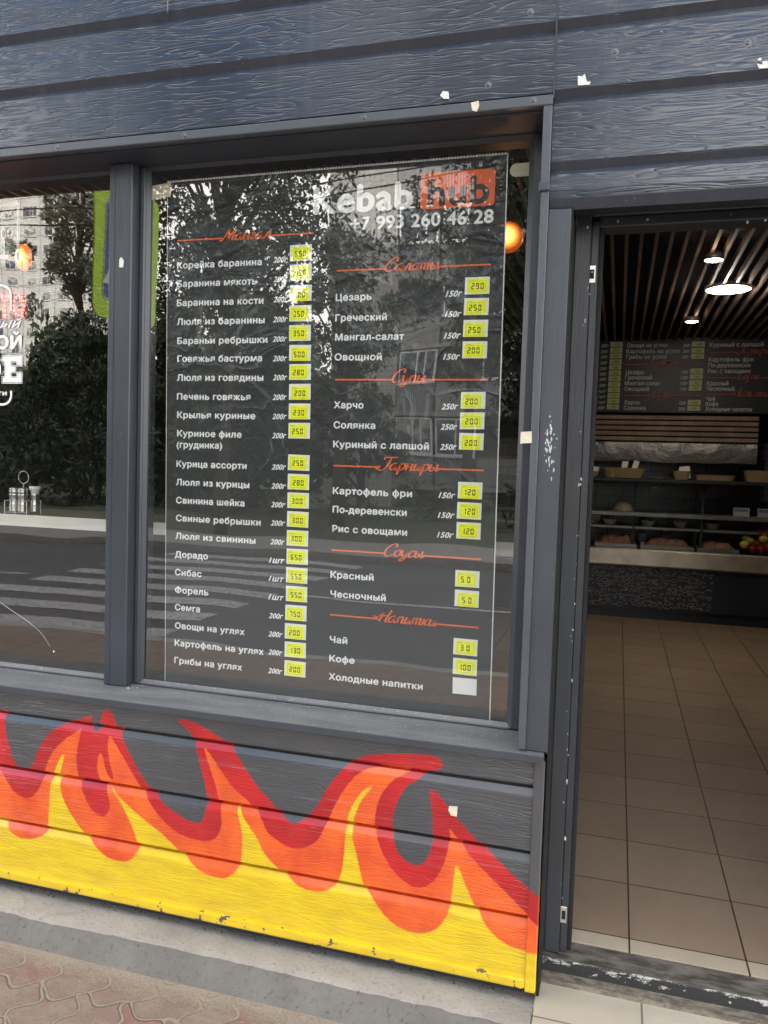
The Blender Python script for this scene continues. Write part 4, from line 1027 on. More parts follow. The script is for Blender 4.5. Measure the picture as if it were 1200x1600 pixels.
# ================================================================== BACK OF THE SHOP, seen through the doorway
BY = 6.6
MBD = empty('wall_menu', (at(1060, 640, BY).x, BY, at(1060, 640, BY).z), 'long dark menu board with white dish names above the serving counter', 'menu board')
a, b = at(850, 527, BY+.02), at(1330, 652, BY+.02); zb_ = at(1060, 645.5, BY+.02).z; zt_ = at(1060, 527, BY+.02).z
mb = MB(); mb.box(a.x, b.x, BY+.015, BY+.05, zb_, zt_, 0, .004)
M['board'] = simple('dark_blue_board', (.018, .022, .032), .45)
child(mb, 'board', M['board'], MBD)
M['inkdim'] = simple('white_board_ink', (.62, .62, .60), .5); M['inkred'] = simple('dull_red_board_ink', (.42, .09, .06), .5)
Z = 4.2857
def bx(x): return 920+x/Z
def by(y): return 520+y/Z
CB = .044
for s, x0, yb, x1 in (('Овощи на углях', 255, 98, 528), ('Картофель на углях', 252, 138, 612), ('Грибы на углях', 250, 175, 522), ('Цезарь', 247, 277, 370), ('Греческий', 243, 313, 423), ('Мангал-салат', 240, 351, 480), ('Овощной', 238, 389, 404), ('Харчо', 235, 479, 340), ('Солянка', 233, 516, 380),
        ('Куриный с лапшой', 808, 95, 1170), ('Картофель фри', 803, 193, 1102), ('По-деревенски', 799, 231, 1082), ('Рис с овощами', 796, 270, 1082), ('Красный', 790, 352, 935), ('Чесночный', 787, 388, 975), ('Чай', 785, 455, 845), ('Кофе', 782, 489, 868), ('Холодные напитки', 780, 524, 1092), ('грудинка', -60, 318, 60)):
    mb = MB(); px_text(mb, s, bx(x0), by(yb), bx(x1), BY, CB, bold=.02); child(mb, 'dish_name', M['inkdim'], MBD)
for i, yb in enumerate((97, 137, 172, 212, 250, 286, 322, 362, 400, 437, 474, 511)):
    mb = MB(); px_text(mb, '1шт' if i in (8, 9, 10) else '200г', bx(80-i*2), by(yb), bx(132-i*2), BY, .034, bold=.015, italic=.3); child(mb, 'portion_weight', M['inkdim'], MBD)
for i, (x, yb) in enumerate(((628, 96), (625, 134), (620, 172), (617, 274), (613, 311), (610, 350), (607, 388), (600, 481), (596, 519))):
    mb = MB(); px_text(mb, '200г' if i < 3 else '150г' if i < 7 else '250г', bx(x), by(yb), bx(x+54), BY, .034, bold=.015, italic=.3); child(mb, 'portion_weight', M['inkdim'], MBD)
for s, x0, x1, y, l0, l1 in (('Салаты', 415, 590, 222, 240, 755), ('Супы', 425, 548, 432, 236, 752), ('Гарниры', 1000, 1210, 140, 810, 1400), ('Соусы', 1000, 1140, 312, 795, 1400), ('Напитки', 960, 1210, 425, 790, 1400)):
    mb = MB(); q0, q1 = at(bx(x0), by(y), BY), at(bx(x1), by(y), BY); script_text(mb, s, q0.x, q1.x, q0.z, BY, .045)
    l0_, l1_ = at(bx(l0), by(y), BY), at(bx(l1), by(y), BY); mb.box(l0_.x, q0.x-.01, BY-.001, BY, q0.z+.01, q0.z+.02); mb.box(q1.x+.01, l1_.x, BY-.001, BY, q0.z+.01, q0.z+.02); child(mb, 'heading', M['inkred'], MBD)
M['tagdim'] = simple('cream_tag', (.52, .54, .40), .5); M['tagyel'] = simple('yellow_tag_sticker', (.50, .55, .05), .5)
def wtag(x, y):
    q = at(bx(x), by(y), BY); k = MB(); k.box(0, .125, -.006, -.002, -.052, 0, 0); k.box(.03, .105, -.008, -.006, -.046, -.010, 1)
    px = .045
    for ch in random.choice(('200', '250', '300', '180')): seg_digit(k, ch, px, -.038, .012, .020, -.0085, 2); px += .016
    k.build('price_tag', [M['tagdim'], M['tagyel'], M['olive']], MBD, loc=q-MBD.location)
for i, y in enumerate((62, 101, 139, 178, 214, 253, 290, 328, 366, 404, 441, 480)): wtag(146-i*2.2, y)
for x, y in ((692, 60), (688, 102), (686, 141), (680, 240), (677, 278), (673, 318), (670, 355), (664, 450), (660, 489)): wtag(x, y)
# slatted wood front, hood
def wbox(px0, py0, px1, py1, Y): a, b = at(px0, py0, Y), at(px1, py1, Y); return a.x, b.x, b.z, a.z
HO = empty('extractor_hood', (at(1050, 715, BY).x, BY, at(1050, 715, BY).z), 'wood slatted grey metal hood hanging under the wall menu', 'hood')
xw0 = at(860, 670, BY).x; xw1 = at(1186, 672, BY).x
mb = MB(); z1_, z0_ = at(1040, 648, BY).z, at(1040, 690, BY).z; ns = 5
for k in range(ns):
    hz = (z1_-z0_)/ns; mb.box(xw0, xw1, BY+.02, BY+.06, z0_+k*hz+.006, z0_+(k+1)*hz-.008, 0, .004)
mb.box(xw0, xw1, BY+.06, BY+.07, z0_, z1_, 1)
child(mb, 'wood_slats', [simple('pale_brown_slats', (.30, .215, .165), .55, var=.3, vscale=6), M['black']], HO)
def foil():
    t = NT('crumpled_metal_sheet'); v = t.coord(); n = t.noise(v, 4, 5, .6); t.set(Base_Color=(.32, .31, .31), Metallic=.6, Roughness=.42, Normal=t.bump(n, .05)); return t.mat
mb = MB(); za, zb2 = z0_-.012, at(1040, 722, BY).z
n = 40
for i in range(n+1):
    x = xw0+(xw1-xw0)*i/n; w = mnoise.noise((x*3, 0, 0))*.02
    mb.v += [(x, BY+.03, za), (x, BY+.01+w, (za+zb2)/2), (x, BY+.05, zb2+w*.8)]
for i in range(n):
    for j in (0, 1): mb.f.append((i*3+j, i*3+j+1, i*3+3+j+1, i*3+3+j)); mb.m.append(0)
mb.box(xw0, xw1, BY+.06, BY+.9, zb2+.01, za)
child(mb, 'metal_sheet', foil(), HO, True)
# display counter
CYF = 6.28
DC = empty('display_counter', (1.0, CYF, .119), 'long glass display counter with steel edge and chalk-drawn front', 'counter')
xc0, xc1 = -1.9, 4.0
def zpx(px, py, Y=CYF): return at(px, py, Y).z
z_top = zpx(1040, 749); z_ledge1 = zpx(1040, 860); z_ledge0 = zpx(1040, 887); z_pl = zpx(1040, 953)
mb = MB(); mb.box(xc0, xc1, CYF-.01, CYF+.75, z_top-.035, z_top, 0, .006); child(mb, 'top_board', M['board'], DC)
mb = MB(); mb.box(xc0, xc1, CYF-.06, CYF+.02, z_ledge0, z_ledge1, 0, .015); child(mb, 'steel_edge', simple('warm_steel_edge', (.55, .50, .42), .38, .7, var=.25, vscale=5), DC)
mb = MB(); mb.box(xc0, xc1, CYF, CYF+.7, z_pl, z_ledge0-.002); mb.box(xc0, xc1, CYF+.04, CYF+.7, .119, z_pl-.001); child(mb, 'body', simple('dark_navy_counter', (.016, .02, .032), .5), DC)
mb = MB(); mb.quad((xc0, CYF-.02, z_ledge1), (xc1, CYF-.02, z_ledge1), (xc1, CYF+.13, z_top-.036), (xc0, CYF+.13, z_top-.036)); child(mb, 'front_glass', M['case'], DC)
zsh = zpx(1040, 803); zsh2 = zpx(1040, 826)
mb = MB(); mb.box(xc0, xc1, CYF+.10, CYF+.5, zsh-.045, zsh, 0, .006); mb.box(xc0, xc1, CYF+.16, CYF+.55, zsh2-.03, zsh2, 0, .006); child(mb, 'inner_shelf', simple('dull_grey_shelf', (.30, .30, .29), .35, .4, var=.2), DC)
mb = MB(); mb.box(xc0, xc1, CYF+.02, CYF+.7, z_ledge1-.03, z_ledge1-.01); child(mb, 'tray_bed', M['steel'], DC)
mb = MB()
for x in (at(993, 770, CYF+.1).x, at(1100, 770, CYF+.1).x): mb.box(x-.012, x+.012, CYF+.14, CYF+.17, z_ledge1, z_top-.036)
child(mb, 'upright', M['dark'], DC)
# chalk drawings
mb = MB(); random.seed(77); X0, X1, _, _ = wbox(922, 886, 1112, 950, CYF); 
Zc0, Zc1 = z_pl+.01, z_ledge0-.015; yc = CYF-.003
def doodle(cx, cz, s):
    k = random.choice((0, 1, 2, 2, 3, 3, 4, 5, 2, 3)); a0 = random.uniform(0, 6.28)
    if k == 0: P = [(cx+s*math.cos(a0+t*.6), cz+s*.6*math.sin(a0+t*.6)) for t in range(11)]
    elif k == 1: P = [(cx-s, cz-s*.6), (cx+s, cz-s*.5), (cx+s*.8, cz+s*.6), (cx-s*.8, cz+s*.6), (cx-s, cz-s*.6)]
    elif k == 2: P = [(cx+s*random.uniform(-1, 1), cz+s*random.uniform(-.8, .8)) for t in range(5)]
    elif k == 3: P = [(cx+s*(t/4-1), cz+s*.35*math.sin(t*1.7+a0)) for t in range(9)]
    elif k == 4: P = [(cx+s*.3*math.cos(t)+s*.1*t-.3*s, cz+s*.4*math.sin(t)) for t in range(9)]
    else: P = [(cx-s, cz-s*.2), (cx, cz+s*.7), (cx+s, cz-s*.2), (cx, cz-s*.5), (cx-s, cz-s*.2)]
    for a_, b_ in zip(P[:-1], P[1:]): 
        if a_ != b_: strip(mb, a_, b_, .0022, yc)
nx_, nz_ = 21, 9
for i in range(nx_):
    for j in range(nz_):
        if i == 5 and False: continue
        cx = X0+(X1-X0)*(i+.5+random.uniform(-.25, .25))/nx_; cz = Zc0+(Zc1-Zc0)*(j+.5+random.uniform(-.25, .25))/nz_
        doodle(cx, cz, random.uniform(.018, .036))
child(mb, 'chalk_drawing', simple('grey_chalk', (.30, .30, .29), .9), DC)
# baskets and plate on the counter top
M['wicker'] = None
def wicker():
    t = NT('tan_wicker'); v = t.coord(); w = t.n('ShaderNodeTexWave'); t.l(v, w.inputs[0]); w.inputs['Scale'].default_value = 30; w.bands_direction = 'Z'; w.inputs['Distortion'].default_value = 3; w.inputs['Detail'].default_value = 2
    t.set(Base_Color=t.mix(w.outputs[1], (.28, .19, .09), (.58, .44, .25)), Roughness=.8, Normal=t.bump(w.outputs[1], .008)); return t.mat
M['wicker'] = wicker(); M['paper'] = simple('white_paper_napkin', (.78, .78, .75), .7)
TYB = CYF+.16
def basket(pxa, pxb, pyt, pyb, lab, grp=None, flare=.8, napkin=0, deep=.22):
    a, b = at(pxa, pyb, TYB), at(pxb, pyb, TYB); w = (b.x-a.x); z0 = z_top+.001; h = at(pxa, pyt, TYB).z-at(pxa, pyb, TYB).z
    o = empty('bread_basket', ((a.x+b.x)/2, TYB, z0), lab, 'basket', 'baskets on the counter top'); k = MB()
    def ring(f, z, inset=0):
        pts = []
        for i in range(28):
            an = 2*math.pi*i/28; c_, s_ = math.cos(an), math.sin(an); e_ = .55
            pts.append((math.copysign(abs(c_)**e_, c_)*(w/2*f-inset), math.copysign(abs(s_)**e_, s_)*(deep/2*f-inset), z))
        return pts
    rings = [ring(flare, 0), ring(flare+.35*(1-flare), h*.35), ring(flare+.7*(1-flare), h*.7), ring(1.0, h*.95), ring(1.03, h), ring(1.0, h, .012), ring(flare, .012, .012)]
    for r0 in rings: k.v += r0
    for j in range(len(rings)-1):
        for i in range(28): k.f.append((j*28+i, j*28+(i+1) % 28, (j+1)*28+(i+1) % 28, (j+1)*28+i)); k.m.append(0)
    k.f.append(tuple(range((len(rings)-1)*28, len(rings)*28))); k.m.append(0); k.f.append(tuple(range(27, -1, -1))); k.m.append(0)
    k.build('basket_body', M['wicker'], o)
    if napkin:
        random.seed(int(pxa)); k = MB()
        for q in range(napkin):
            cx = random.uniform(-w*.28, w*.2); ww = random.uniform(.05, .08); hh = h*random.uniform(1.25, 1.7); t_ = random.uniform(-.03, .05)
            k.box(cx, cx+ww, -.03+q*.012, -.027+q*.012, .02, hh)
            for i in range(-4, 0): k.v[i] = (k.v[i][0]+t_, k.v[i][1]+.02, k.v[i][2]+random.uniform(-.012, .012))
        k.build('napkin', M['paper'], o)
basket(938, 1008, 730.5, 746, 'wide tan wicker basket with napkins left of the plate on the counter', napkin=2)
basket(1051, 1078, 734, 747.5, 'small wicker basket full of white napkins in the middle of the counter top', napkin=4, deep=.14)
basket(1084, 1149, 741, 750, 'long shallow reddish wicker tray right of the napkin basket', flare=.9)
basket(1161, 1218, 733, 751, 'deep wicker basket at the right doorway edge on the counter', flare=.85)
basket(905, 935, 736, 745, 'wicker basket half hidden by the left door frame', napkin=3, deep=.15)
q = at(1027, 747, TYB); k = MB(); k.lathe([(.0001, .004), (.09, .004), (.135, .014), (.14, .017), (.13, .012), (.09, .001), (.0001, .001)], seg=28)
tag(k.build('plate', simple('white_plate', (.7, .7, .68), .3), None, True, (q.x, TYB, z_top+.001)), 'white plate between the baskets on the counter top', 'plate')
# trays of raw meat
def meat_mat():
    t = NT('raw_minced_meat'); v = t.coord(); n = t.noise(v, 26, 6, .7); t.set(Base_Color=t.mix(t.rng(n, .35, .65), (.24, .085, .06), (.50, .27, .20)), Roughness=.4, Normal=t.bump(n, .02)); return t.mat
M['meat'] = meat_mat()
def tray(pxa, pxb, lab, h=.10):
    Y = CYF+.24; a, b = at(pxa, 855, Y), at(pxb, 855, Y); z0 = z_ledge1-.009; w = b.x-a.x
    o = empty('meat_tray', ((a.x+b.x)/2, Y, z0), lab, 'tray', 'trays in the display'); k = MB()
    k.box(-w/2, w/2, -.15, .15, 0, .012, 0, .004)
    for (xx0, xx1, yy0, yy1) in ((-w/2, w/2, -.15, -.145), (-w/2, w/2, .145, .15), (-w/2, -w/2+.005, -.1449, .1449), (w/2-.005, w/2, -.1449, .1449)): k.box(xx0, xx1, yy0, yy1, .0121, .045)
    k.build('steel_tray', simple('dull_tray_steel', (.30, .29, .27), .4, .8), o); k = MB(); nx, ny = 34, 14
    for j in range(ny+1):
        for i in range(nx+1):
            x = -w/2+.012+(w-.024)*i/nx; y = -.135+.27*j/ny; e = min(1, 5*min(i/nx, 1-i/nx))*min(1, 4*min(j/ny, 1-j/ny))
            k.v.append((x, y, .014+e*(h+.03*mnoise.noise((x*9+pxa, y*9, 0))+.02*mnoise.noise((x*30, y*30, pxa)))))
    for j in range(ny):
        for i in range(nx): k.f.append((j*(nx+1)+i, j*(nx+1)+i+1, (j+1)*(nx+1)+i+1, (j+1)*(nx+1)+i)); k.m.append(0)
    k.build('meat', M['meat'], o, True)
tray(930, 994, 'steel tray of dark red meat at the left of the display'); tray(1000, 1083, 'steel tray of minced meat in the middle of the display', .09); tray(1087, 1152, 'steel tray of pale meat beside the fruit pile', .08)
# vegetables
def veg(name, px, py, r, col, lab, cat, dy=0):
    Y = CYF+.12+dy; q = at(px, py, Y); k = MB(); k.lathe([(r*math.sin(R(a_))*(1+.06*math.cos(R(3*a_)))+.0001, -r*.9*math.cos(R(a_))) for a_ in range(0, 181, 12)], seg=18)
    o = k.build(name, simple(name+'_skin', col, .25, var=.2, vscale=25), None, True, q); tag(o, lab, cat, 'vegetables heaped in the display')
    k = MB(); k.lathe([(.008, r*.86), (.012, r*.92), (.002, r*1.05), (.0001, r*1.05)], seg=6); k.build('stalk', simple('green_stalk', (.06, .12, .02), .7), o)
for i, (px, py, r, kind) in enumerate(((1163, 851, .045, 'l'), (1172, 846, .042, 'g'), (1182, 851, .048, 't'), (1193, 843, .045, 'l'), (1176, 858, .044, 't'), (1199, 855, .05, 't'), (1189, 858, .045, 't'), (1187, 834, .045, 't'), (1199, 833, .045, 't'), (1166, 841, .04, 'g'))):
    nm, col, lab = {'l': ('lemon', (.75, .60, .10), 'pale yellow lemon'), 'g': ('green_tomato', (.45, .42, .10), 'greenish yellow tomato'), 't': ('tomato', (.26, .022, .016), 'red tomato')}[kind]
    pos = ['at the left end of the heap', 'behind the left lemon in the heap', 'red and central in the front row', 'topmost pale one near the right edge', 'lowest, front left of the reds', 'largest at the right edge of the frame', 'front row between two other reds', 'on the upper row of the heap', 'top right of the heap', 'highest of the greenish ones on the left'][i]
    veg(nm, px, py, r, col, lab+', '+pos, nm.replace('_', ' '), (0, .06, 0, .05, -.05, -.04, -.06, .08, .08, .1)[i])
# jar-like bowl of onion and small tubs
for px, lab in ((1158, 'lilac printed price card standing inside the display glass'), (1196, 'small white card by the right doorway edge in the display')):
    q = at(px, 808, CYF+.2); k = MB(); k.box(-.075, .075, 0, .004, 0, .085, 0); k.box(-.065, .065, -.001, 0, .045, .075, 1); tag(k.build('price_card', [M['paper'], simple('lilac_print', (.30, .28, .55), .5)], None, False, (q.x, CYF+.2, zsh+.001)), lab, 'card')
q = at(925, 824, CYF+.3); k = MB(); k.lathe([(.0001, -.06), (.06, -.05), (.085, -.0), (.075, .04), (.03, .075), (.0001, .08)], seg=16); tag(k.build('cabbage', simple('pale_cabbage', (.45, .46, .30), .6, var=.4, vscale=20, bump=.01), None, True, (q.x, CYF+.3, zsh2+.062)), 'pale round cabbage at the left end of the display shelf', 'cabbage')
q = at(974, 800, CYF+.25); k = MB(); k.lathe([(.10, 0), (.105, .02), (.08, .07), (.04, .09), (.0001, .093)], seg=20); tag(k.build('flatbread_stack', simple('floury_bread', (.5, .42, .32), .8, var=.3, vscale=20), None, True, (q.x, CYF+.25, zsh+.001)), 'round floury bread lying on the upper display shelf', 'bread')
# ceiling lamps
M['panel'] = emit('white_panel_light', (1, .93, .80), 9.0); M['bulb'] = emit('warm_spot_light', (1, .82, .52), 14.0)
def downlight(px, py, Zc, r, lab, spot):
    q = atz(px, py, Zc); o = empty('downlight' if spot else 'panel_light', q, lab, 'ceiling lamp', 'ceiling lamps')
    k = MB()
    if spot: k.lathe([(r*1.02, 0), (r*1.15, 0), (r*1.15, .045), (.0001, .045)], seg=24)
    else: k.lathe([(r*1.0, 0), (r*1.08, .0), (r*1.08, .03), (.0001, .03)], seg=36)
    k.build('housing', simple('lamp_housing', (.05, .05, .05) if spot else (.7, .7, .7), .4), o, True)
    k = MB(); k.lathe([(.0001, -.006 if spot else -.004), (r*.6, -.005 if spot else -.004), (r, .003)], seg=28); k.build('diffuser', M['bulb'] if spot else M['panel'], o, True)
    L = bpy.data.lights.new('lamp_light', 'SPOT' if spot else 'POINT'); L.energy = 3.6 if spot else 5.0; L.color = (1, .80, .55) if spot else (1, .9, .78); L.shadow_soft_size = r*.6
    lo = bpy.data.objects.new('lamp_light', L); COL.objects.link(lo); lo.parent = o; lo.location = (0, 0, -.03)
    if spot: L.spot_size = R(120); L.spot_blend = .8
    if spot:
        L2 = bpy.data.lights.new('lamp_uplight', 'POINT'); L2.energy = .14; L2.color = (1, .76, .5); L2.shadow_soft_size = .03
        l2 = bpy.data.objects.new('lamp_uplight', L2); COL.objects.link(l2); l2.parent = o; l2.location = (.0, -.17, -.02)
downlight(1115, 407, CZ-.03, .055, 'small warm spot lamp nearest the doorway in the slatted ceiling', True)
downlight(1138, 453, CZ-.01, .155, 'large round white panel lamp between the two warm spots', False)
downlight(1081, 503, CZ-.03, .055, 'small warm spot lamp furthest back above the wall menu', True)

def tub(px, py, r, h, col, lab, lid=None):
    q = at(px, py, CYF+.44); o = empty('food_tub', (q.x, CYF+.44, z_ledge1-.009), lab, 'tub', 'tubs at the back of the display'); k = MB()
    k.lathe([(.0001, 0), (r*.85, 0), (r, h*.9), (r*1.06, h), (r*.95, h), (r*.9, h*.8), (.0001, h*.78)], seg=18); k.build('tub_body', simple('tub_plastic', col, .35), o, True)
    k = MB(); k.lathe([(r*.88, h*.82), (r*.5, h*1.02), (.0001, h*1.08)], seg=14); k.build('contents', M['meat'] if lid is None else simple('tub_contents', lid, .5, var=.4, vscale=40), o, True)
tub(1004, 845, .05, .15, (.30, .31, .36), 'grey blue tub between the first two meat trays', (.35, .30, .25))
tub(1086, 845, .04, .19, (.12, .16, .07), 'green tub between the second and third meat trays', (.14, .18, .05))
tub(960, 843, .06, .13, (.28, .27, .25), 'pale grey tub behind the leftmost meat tray', (.42, .36, .28))
tub(1045, 843, .07, .13, (.42, .41, .38), 'wide white tub behind the middle meat tray', (.50, .46, .36))
tub(1130, 846, .06, .12, (.18, .16, .14), 'dark tub behind the pale meat tray', (.26, .10, .06))

def bowl(px, r, col, lab):
    q = at(px, 826, CYF+.28); o = empty('salad_bowl', (q.x, CYF+.28, zsh2+.001), lab, 'bowl', 'bowls on the lower display shelf'); k = MB()
    k.lathe([(.0001, 0), (r*.6, 0), (r*.95, .05), (r, .062), (r*.93, .058), (.0001, .03)], seg=20); k.build('dish', simple('white_bowl', (.6, .6, .58), .3), o, True)
    k = MB(); random.seed(px)
    for i in range(16):
        an = random.uniform(0, 6.28); rr = random.uniform(0, r*.75); s_ = random.uniform(.012, .024)
        k.lathe([(.0001, -s_), (s_*.8, -s_*.4), (s_, 0), (s_*.6, s_*.7), (.0001, s_*.8)], (rr*math.cos(an), rr*math.sin(an), .058+random.uniform(0, .03)), 7)
    k.build('salad', simple('salad', col, .5, var=.4, vscale=60), o, True)
bowl(952, .075, (.30, .12, .05), 'white bowl of orange carrot salad at the left of the shelf'); bowl(1012, .08, (.16, .22, .06), 'white bowl of green salad above the middle tray'); bowl(1062, .07, (.48, .46, .40), 'white bowl of pale salad in the middle of the shelf'); bowl(1112, .08, (.30, .04, .05), 'white bowl of beetroot salad above the pale meat tray')
# ================================================================== SCRAPS ON THE FACADE
M['scrap'] = simple('torn_white_foam_tape', (.72, .71, .66), .8, bump=.003, bscale=90); M['scrapc'] = simple('yellowed_foam_tape', (.66, .60, .46), .8, bump=.004, bscale=90)
def scrap(pts, y, lab, mat='scrap', th=.0025):
    P = [at(px, py, y) for px, py in pts]; c = P[0]; k = MB()
    area = sum(P[i].x*P[(i+1) % len(P)].z-P[(i+1) % len(P)].x*P[i].z for i in range(len(P)))
    k.prism([(q.x-c.x, q.z-c.z) for q in (P if area > 0 else P[::-1])], -th, .0); o = k.build('tape_scrap', M[mat], None, False, (c.x, y-.0005, c.z)); tag(o, lab, 'tape scrap', 'torn tape scraps on the facade')
scrap([(688, 150), (692, 143), (701, 144), (702, 155), (694, 155)], 0, 'ragged white tape scrap on the board above the window')
scrap([(736, 161), (748, 158), (749, 166), (745, 175), (738, 173)], -.0125, 'cream ragged tape scrap on the window head trim', 'scrapc')
scrap([(903, 119), (909, 120), (914, 116), (917, 128), (923, 128), (921, 133), (903, 134)], -.003, 'L-shaped white tape scrap on the board above the doorway')
scrap([(1182, 100), (1191, 102), (1191, 97), (1199, 96), (1200, 107), (1186, 108)], -.003, 'white tape scrap at the right edge on the upper boards')
scrap([(1183, 95), (1186, 91), (1190, 92), (1188, 96)], -.003, 'tiny white fleck above the right edge tape scrap')
scrap([(187, 418), (187, 406), (190, 402), (194, 407), (193, 418)], .105, 'small house-shaped white tape scrap on the window mullion')
scrap([(830, 364), (833, 352), (837, 352), (838, 362), (836, 366)], .16, 'larger torn white fleck on the right window stile')
scrap([(841, 363), (843, 354), (845.5, 354), (844, 364)], .16, 'narrow torn white fleck beside the larger one on the stile')
scrap([(814, 675), (831, 674), (831, 692), (813, 693)], -.0102, 'square cream foam pad on the window side trim', 'scrapc', .004)
scrap([(702, 1259), (715, 1260), (714, 1275), (705, 1273), (701, 1265)], -.0002, 'cream foam pad stuck beside the red flame tip on the base boards', 'scrapc', .004)
q = at(708.5, 1266, .0); k = MB(); k.box(-.008, .008, -.0012, 0, -.008, .008); k.box(-.003, .003, -.0014, -.0012, -.003, .003)
hk = at(264, 10, 0); k = MB()
k.tube([(0, 0, -.03), (0, -.008, -.02), (.002, -.010, .02), (.004, -.012, .045)], .0022, 6); k.tube([(.003, -.011, .012), (.016, -.014, .008), (.020, -.014, .014)], .0022, 6)
tag(k.build('wire_hook', M['screw'], None, True, (hk.x, 0, hk.z)), 'small pale wire hook on the top board above the left window', 'hook')

# ================================================================== THE STREET BEHIND THE VIEWER (mirrored in the glass)
def leaf_mat(name, c0, c1):
    t = NT(name); g = t.n('ShaderNodeNewGeometry'); c = t.mix(g.outputs['Random Per Island'], c0, c1)
    t.set(Base_Color=c, Roughness=.6, Specular_IOR_Level=.3); return t.mat
M['leaf1'] = leaf_mat('green_leaves', (.050, .070, .034), (.120, .150, .070)); M['leaf2'] = leaf_mat('grey_green_leaves', (.11, .13, .10), (.24, .27, .21)); M['leaf3'] = leaf_mat('dark_hedge_leaves', (.030, .046, .026), (.085, .110, .055))
M['bark'] = simple('grey_brown_bark', (.07, .055, .042), .9, var=.4, vscale=12, bump=.02, bscale=20)
rng = np.random.default_rng(5)
def leaves_mesh(centers, radii, per, size, droop=.5, seed=0):
    g = np.random.default_rng(seed); n = len(centers)*per
    c = np.repeat(np.array(centers), per, 0); rr = np.repeat(np.array(radii), per)
    d = g.normal(size=(n, 3)); d /= np.linalg.norm(d, axis=1)[:, None]; p = c+d*(rr*g.uniform(.2, 1.0, n)**.6)[:, None]
    a = g.normal(size=(n, 3)); a[:, 2] -= droop; a /= np.linalg.norm(a, axis=1)[:, None]
    b = np.cross(a, g.normal(size=(n, 3))); b /= np.linalg.norm(b, axis=1)[:, None]
    s = size*g.uniform(.6, 1.3, n)[:, None]
    V = np.stack([p-a*s, p+b*s*.38, p+a*s, p-b*s*.38], 1).reshape(-1, 3)
    me = bpy.data.meshes.new('crown'); me.vertices.add(4*n); me.vertices.foreach_set('co', V.ravel().astype(np.float32))
    me.loops.add(4*n); me.loops.foreach_set('vertex_index', np.arange(4*n, dtype=np.int32))
    me.polygons.add(n); me.polygons.foreach_set('loop_start', np.arange(0, 4*n, 4, dtype=np.int32)); me.polygons.foreach_set('loop_total', np.full(n, 4, np.int32)); me.update(calc_edges=True); return me
def tree(lab, x, y, H, cb, cr, seed, nc=70, per=130, leaf=.085, mat='leaf1', trunk=.16):
    g = np.random.default_rng(seed); o = empty('tree', (x, y, -.02), lab, 'tree', 'street trees across the road')
    k = MB(); lean = g.uniform(-.3, .3, 2); top = H*.8
    k.tube([(lean[0]*t*t, lean[1]*t*t, top*t) for t in np.linspace(0, 1, 8)], [trunk*(1-.75*t)*(1.25 if t == 0 else 1) for t in np.linspace(0, 1, 8)], 9)
    cs, rs = [], []
    for i in range(nc):
        u = g.normal(size=3); u /= np.linalg.norm(u); r_ = g.uniform(.45, 1.0)
        zz = cb+(H-cb)*(.5+.5*u[2]*r_); w = cr*(1.0-.45*max(0, (zz-cb)/(H-cb)-.45)/.55)
        cs.append((u[0]*r_*w, u[1]*r_*w, zz)); rs.append(g.uniform(.28, .62)*cr/2.2)
    for i in range(0, nc, 5):
        c = np.array(cs[i]); t = np.clip((c[2]-1.0)/H, .2, .75); s = np.array((lean[0]*t*t, lean[1]*t*t, top*t)); m_ = (s+c)/2+np.array((0, 0, .25))
        k.tube([s, m_, c], [trunk*.38, trunk*.22, .012], 6)
    k.build('trunk', M['bark'], o, True)
    me = leaves_mesh(cs, rs, per, leaf, .6, seed); me.materials.append(M[mat]); c = bpy.data.objects.new('crown', me); COL.objects.link(c); c.parent = o
    return o
def vtree(lab, px, y, **kw):
    q = mirY(px, 700, y); return tree(lab, q.x, y, **kw)
vtree('near drooping ash tree mirrored above the menu poster', 352, -13.6, H=11.5, cb=4.3, cr=3.3, seed=2, nc=145, per=150, leaf=.085)
vtree('dense rounded tree mirrored under the ash crown', 345, -17.8, H=8.3, cb=1.2, cr=2.2, seed=43, nc=115, per=130, leaf=.10, mat='leaf3')
vtree('leafy tree mirrored between the poster logo and the tiled block', 528, -17.5, H=8.4, cb=2.6, cr=1.6, seed=7, nc=52, per=130, leaf=.085)
vtree('dark broad tree mirrored in front of the balconies', 735, -16.5, H=13.0, cb=3.4, cr=2.6, seed=11, nc=100, per=130, leaf=.09, mat='leaf3')
vtree('grey-green tree mirrored in front of the tall flats in the left pane', 122, -26.5, H=17.0, cb=4.4, cr=2.3, seed=13, nc=80, per=130, leaf=.13, mat='leaf2')
vtree('bushy tree behind the hedge on the left of the crossing sign', 55, -23.4, H=4.6, cb=1.0, cr=2.6, seed=17, nc=60, per=120, leaf=.13, mat='leaf3')
vtree('wide bushy tree behind the hedge straight under the crossing sign', 150, -23.2, H=6.8, cb=1.2, cr=2.9, seed=19, nc=75, per=120, leaf=.13, mat='leaf3')
vtree('bushy tree behind the hedge left of the ash trunk', 250, -24.5, H=7.8, cb=1.0, cr=2.9, seed=23, nc=80, per=120, leaf=.13, mat='leaf3')
vtree('dense low tree behind the hedge right of the ash trunk', 400, -23.5, H=6.8, cb=.8, cr=2.8, seed=29, nc=80, per=120, leaf=.13, mat='leaf3')
vtree('low tree with lit top at the far left behind the hedge', -60, -26.0, H=5.2, cb=1.0, cr=2.8, seed=31, nc=55, per=110, leaf=.13, mat='leaf1')
vtree('dark lilac-sized tree standing before the tiled block entrance', 560, -23.0, H=4.6, cb=.5, cr=1.8, seed=37, nc=45, per=110, leaf=.11, mat='leaf3')
vtree('tall tree hiding the right end of the tiled block', 850, -20.0, H=12.0, cb=1.6, cr=3.0, seed=41, nc=100, per=120, leaf=.11, mat='leaf3')
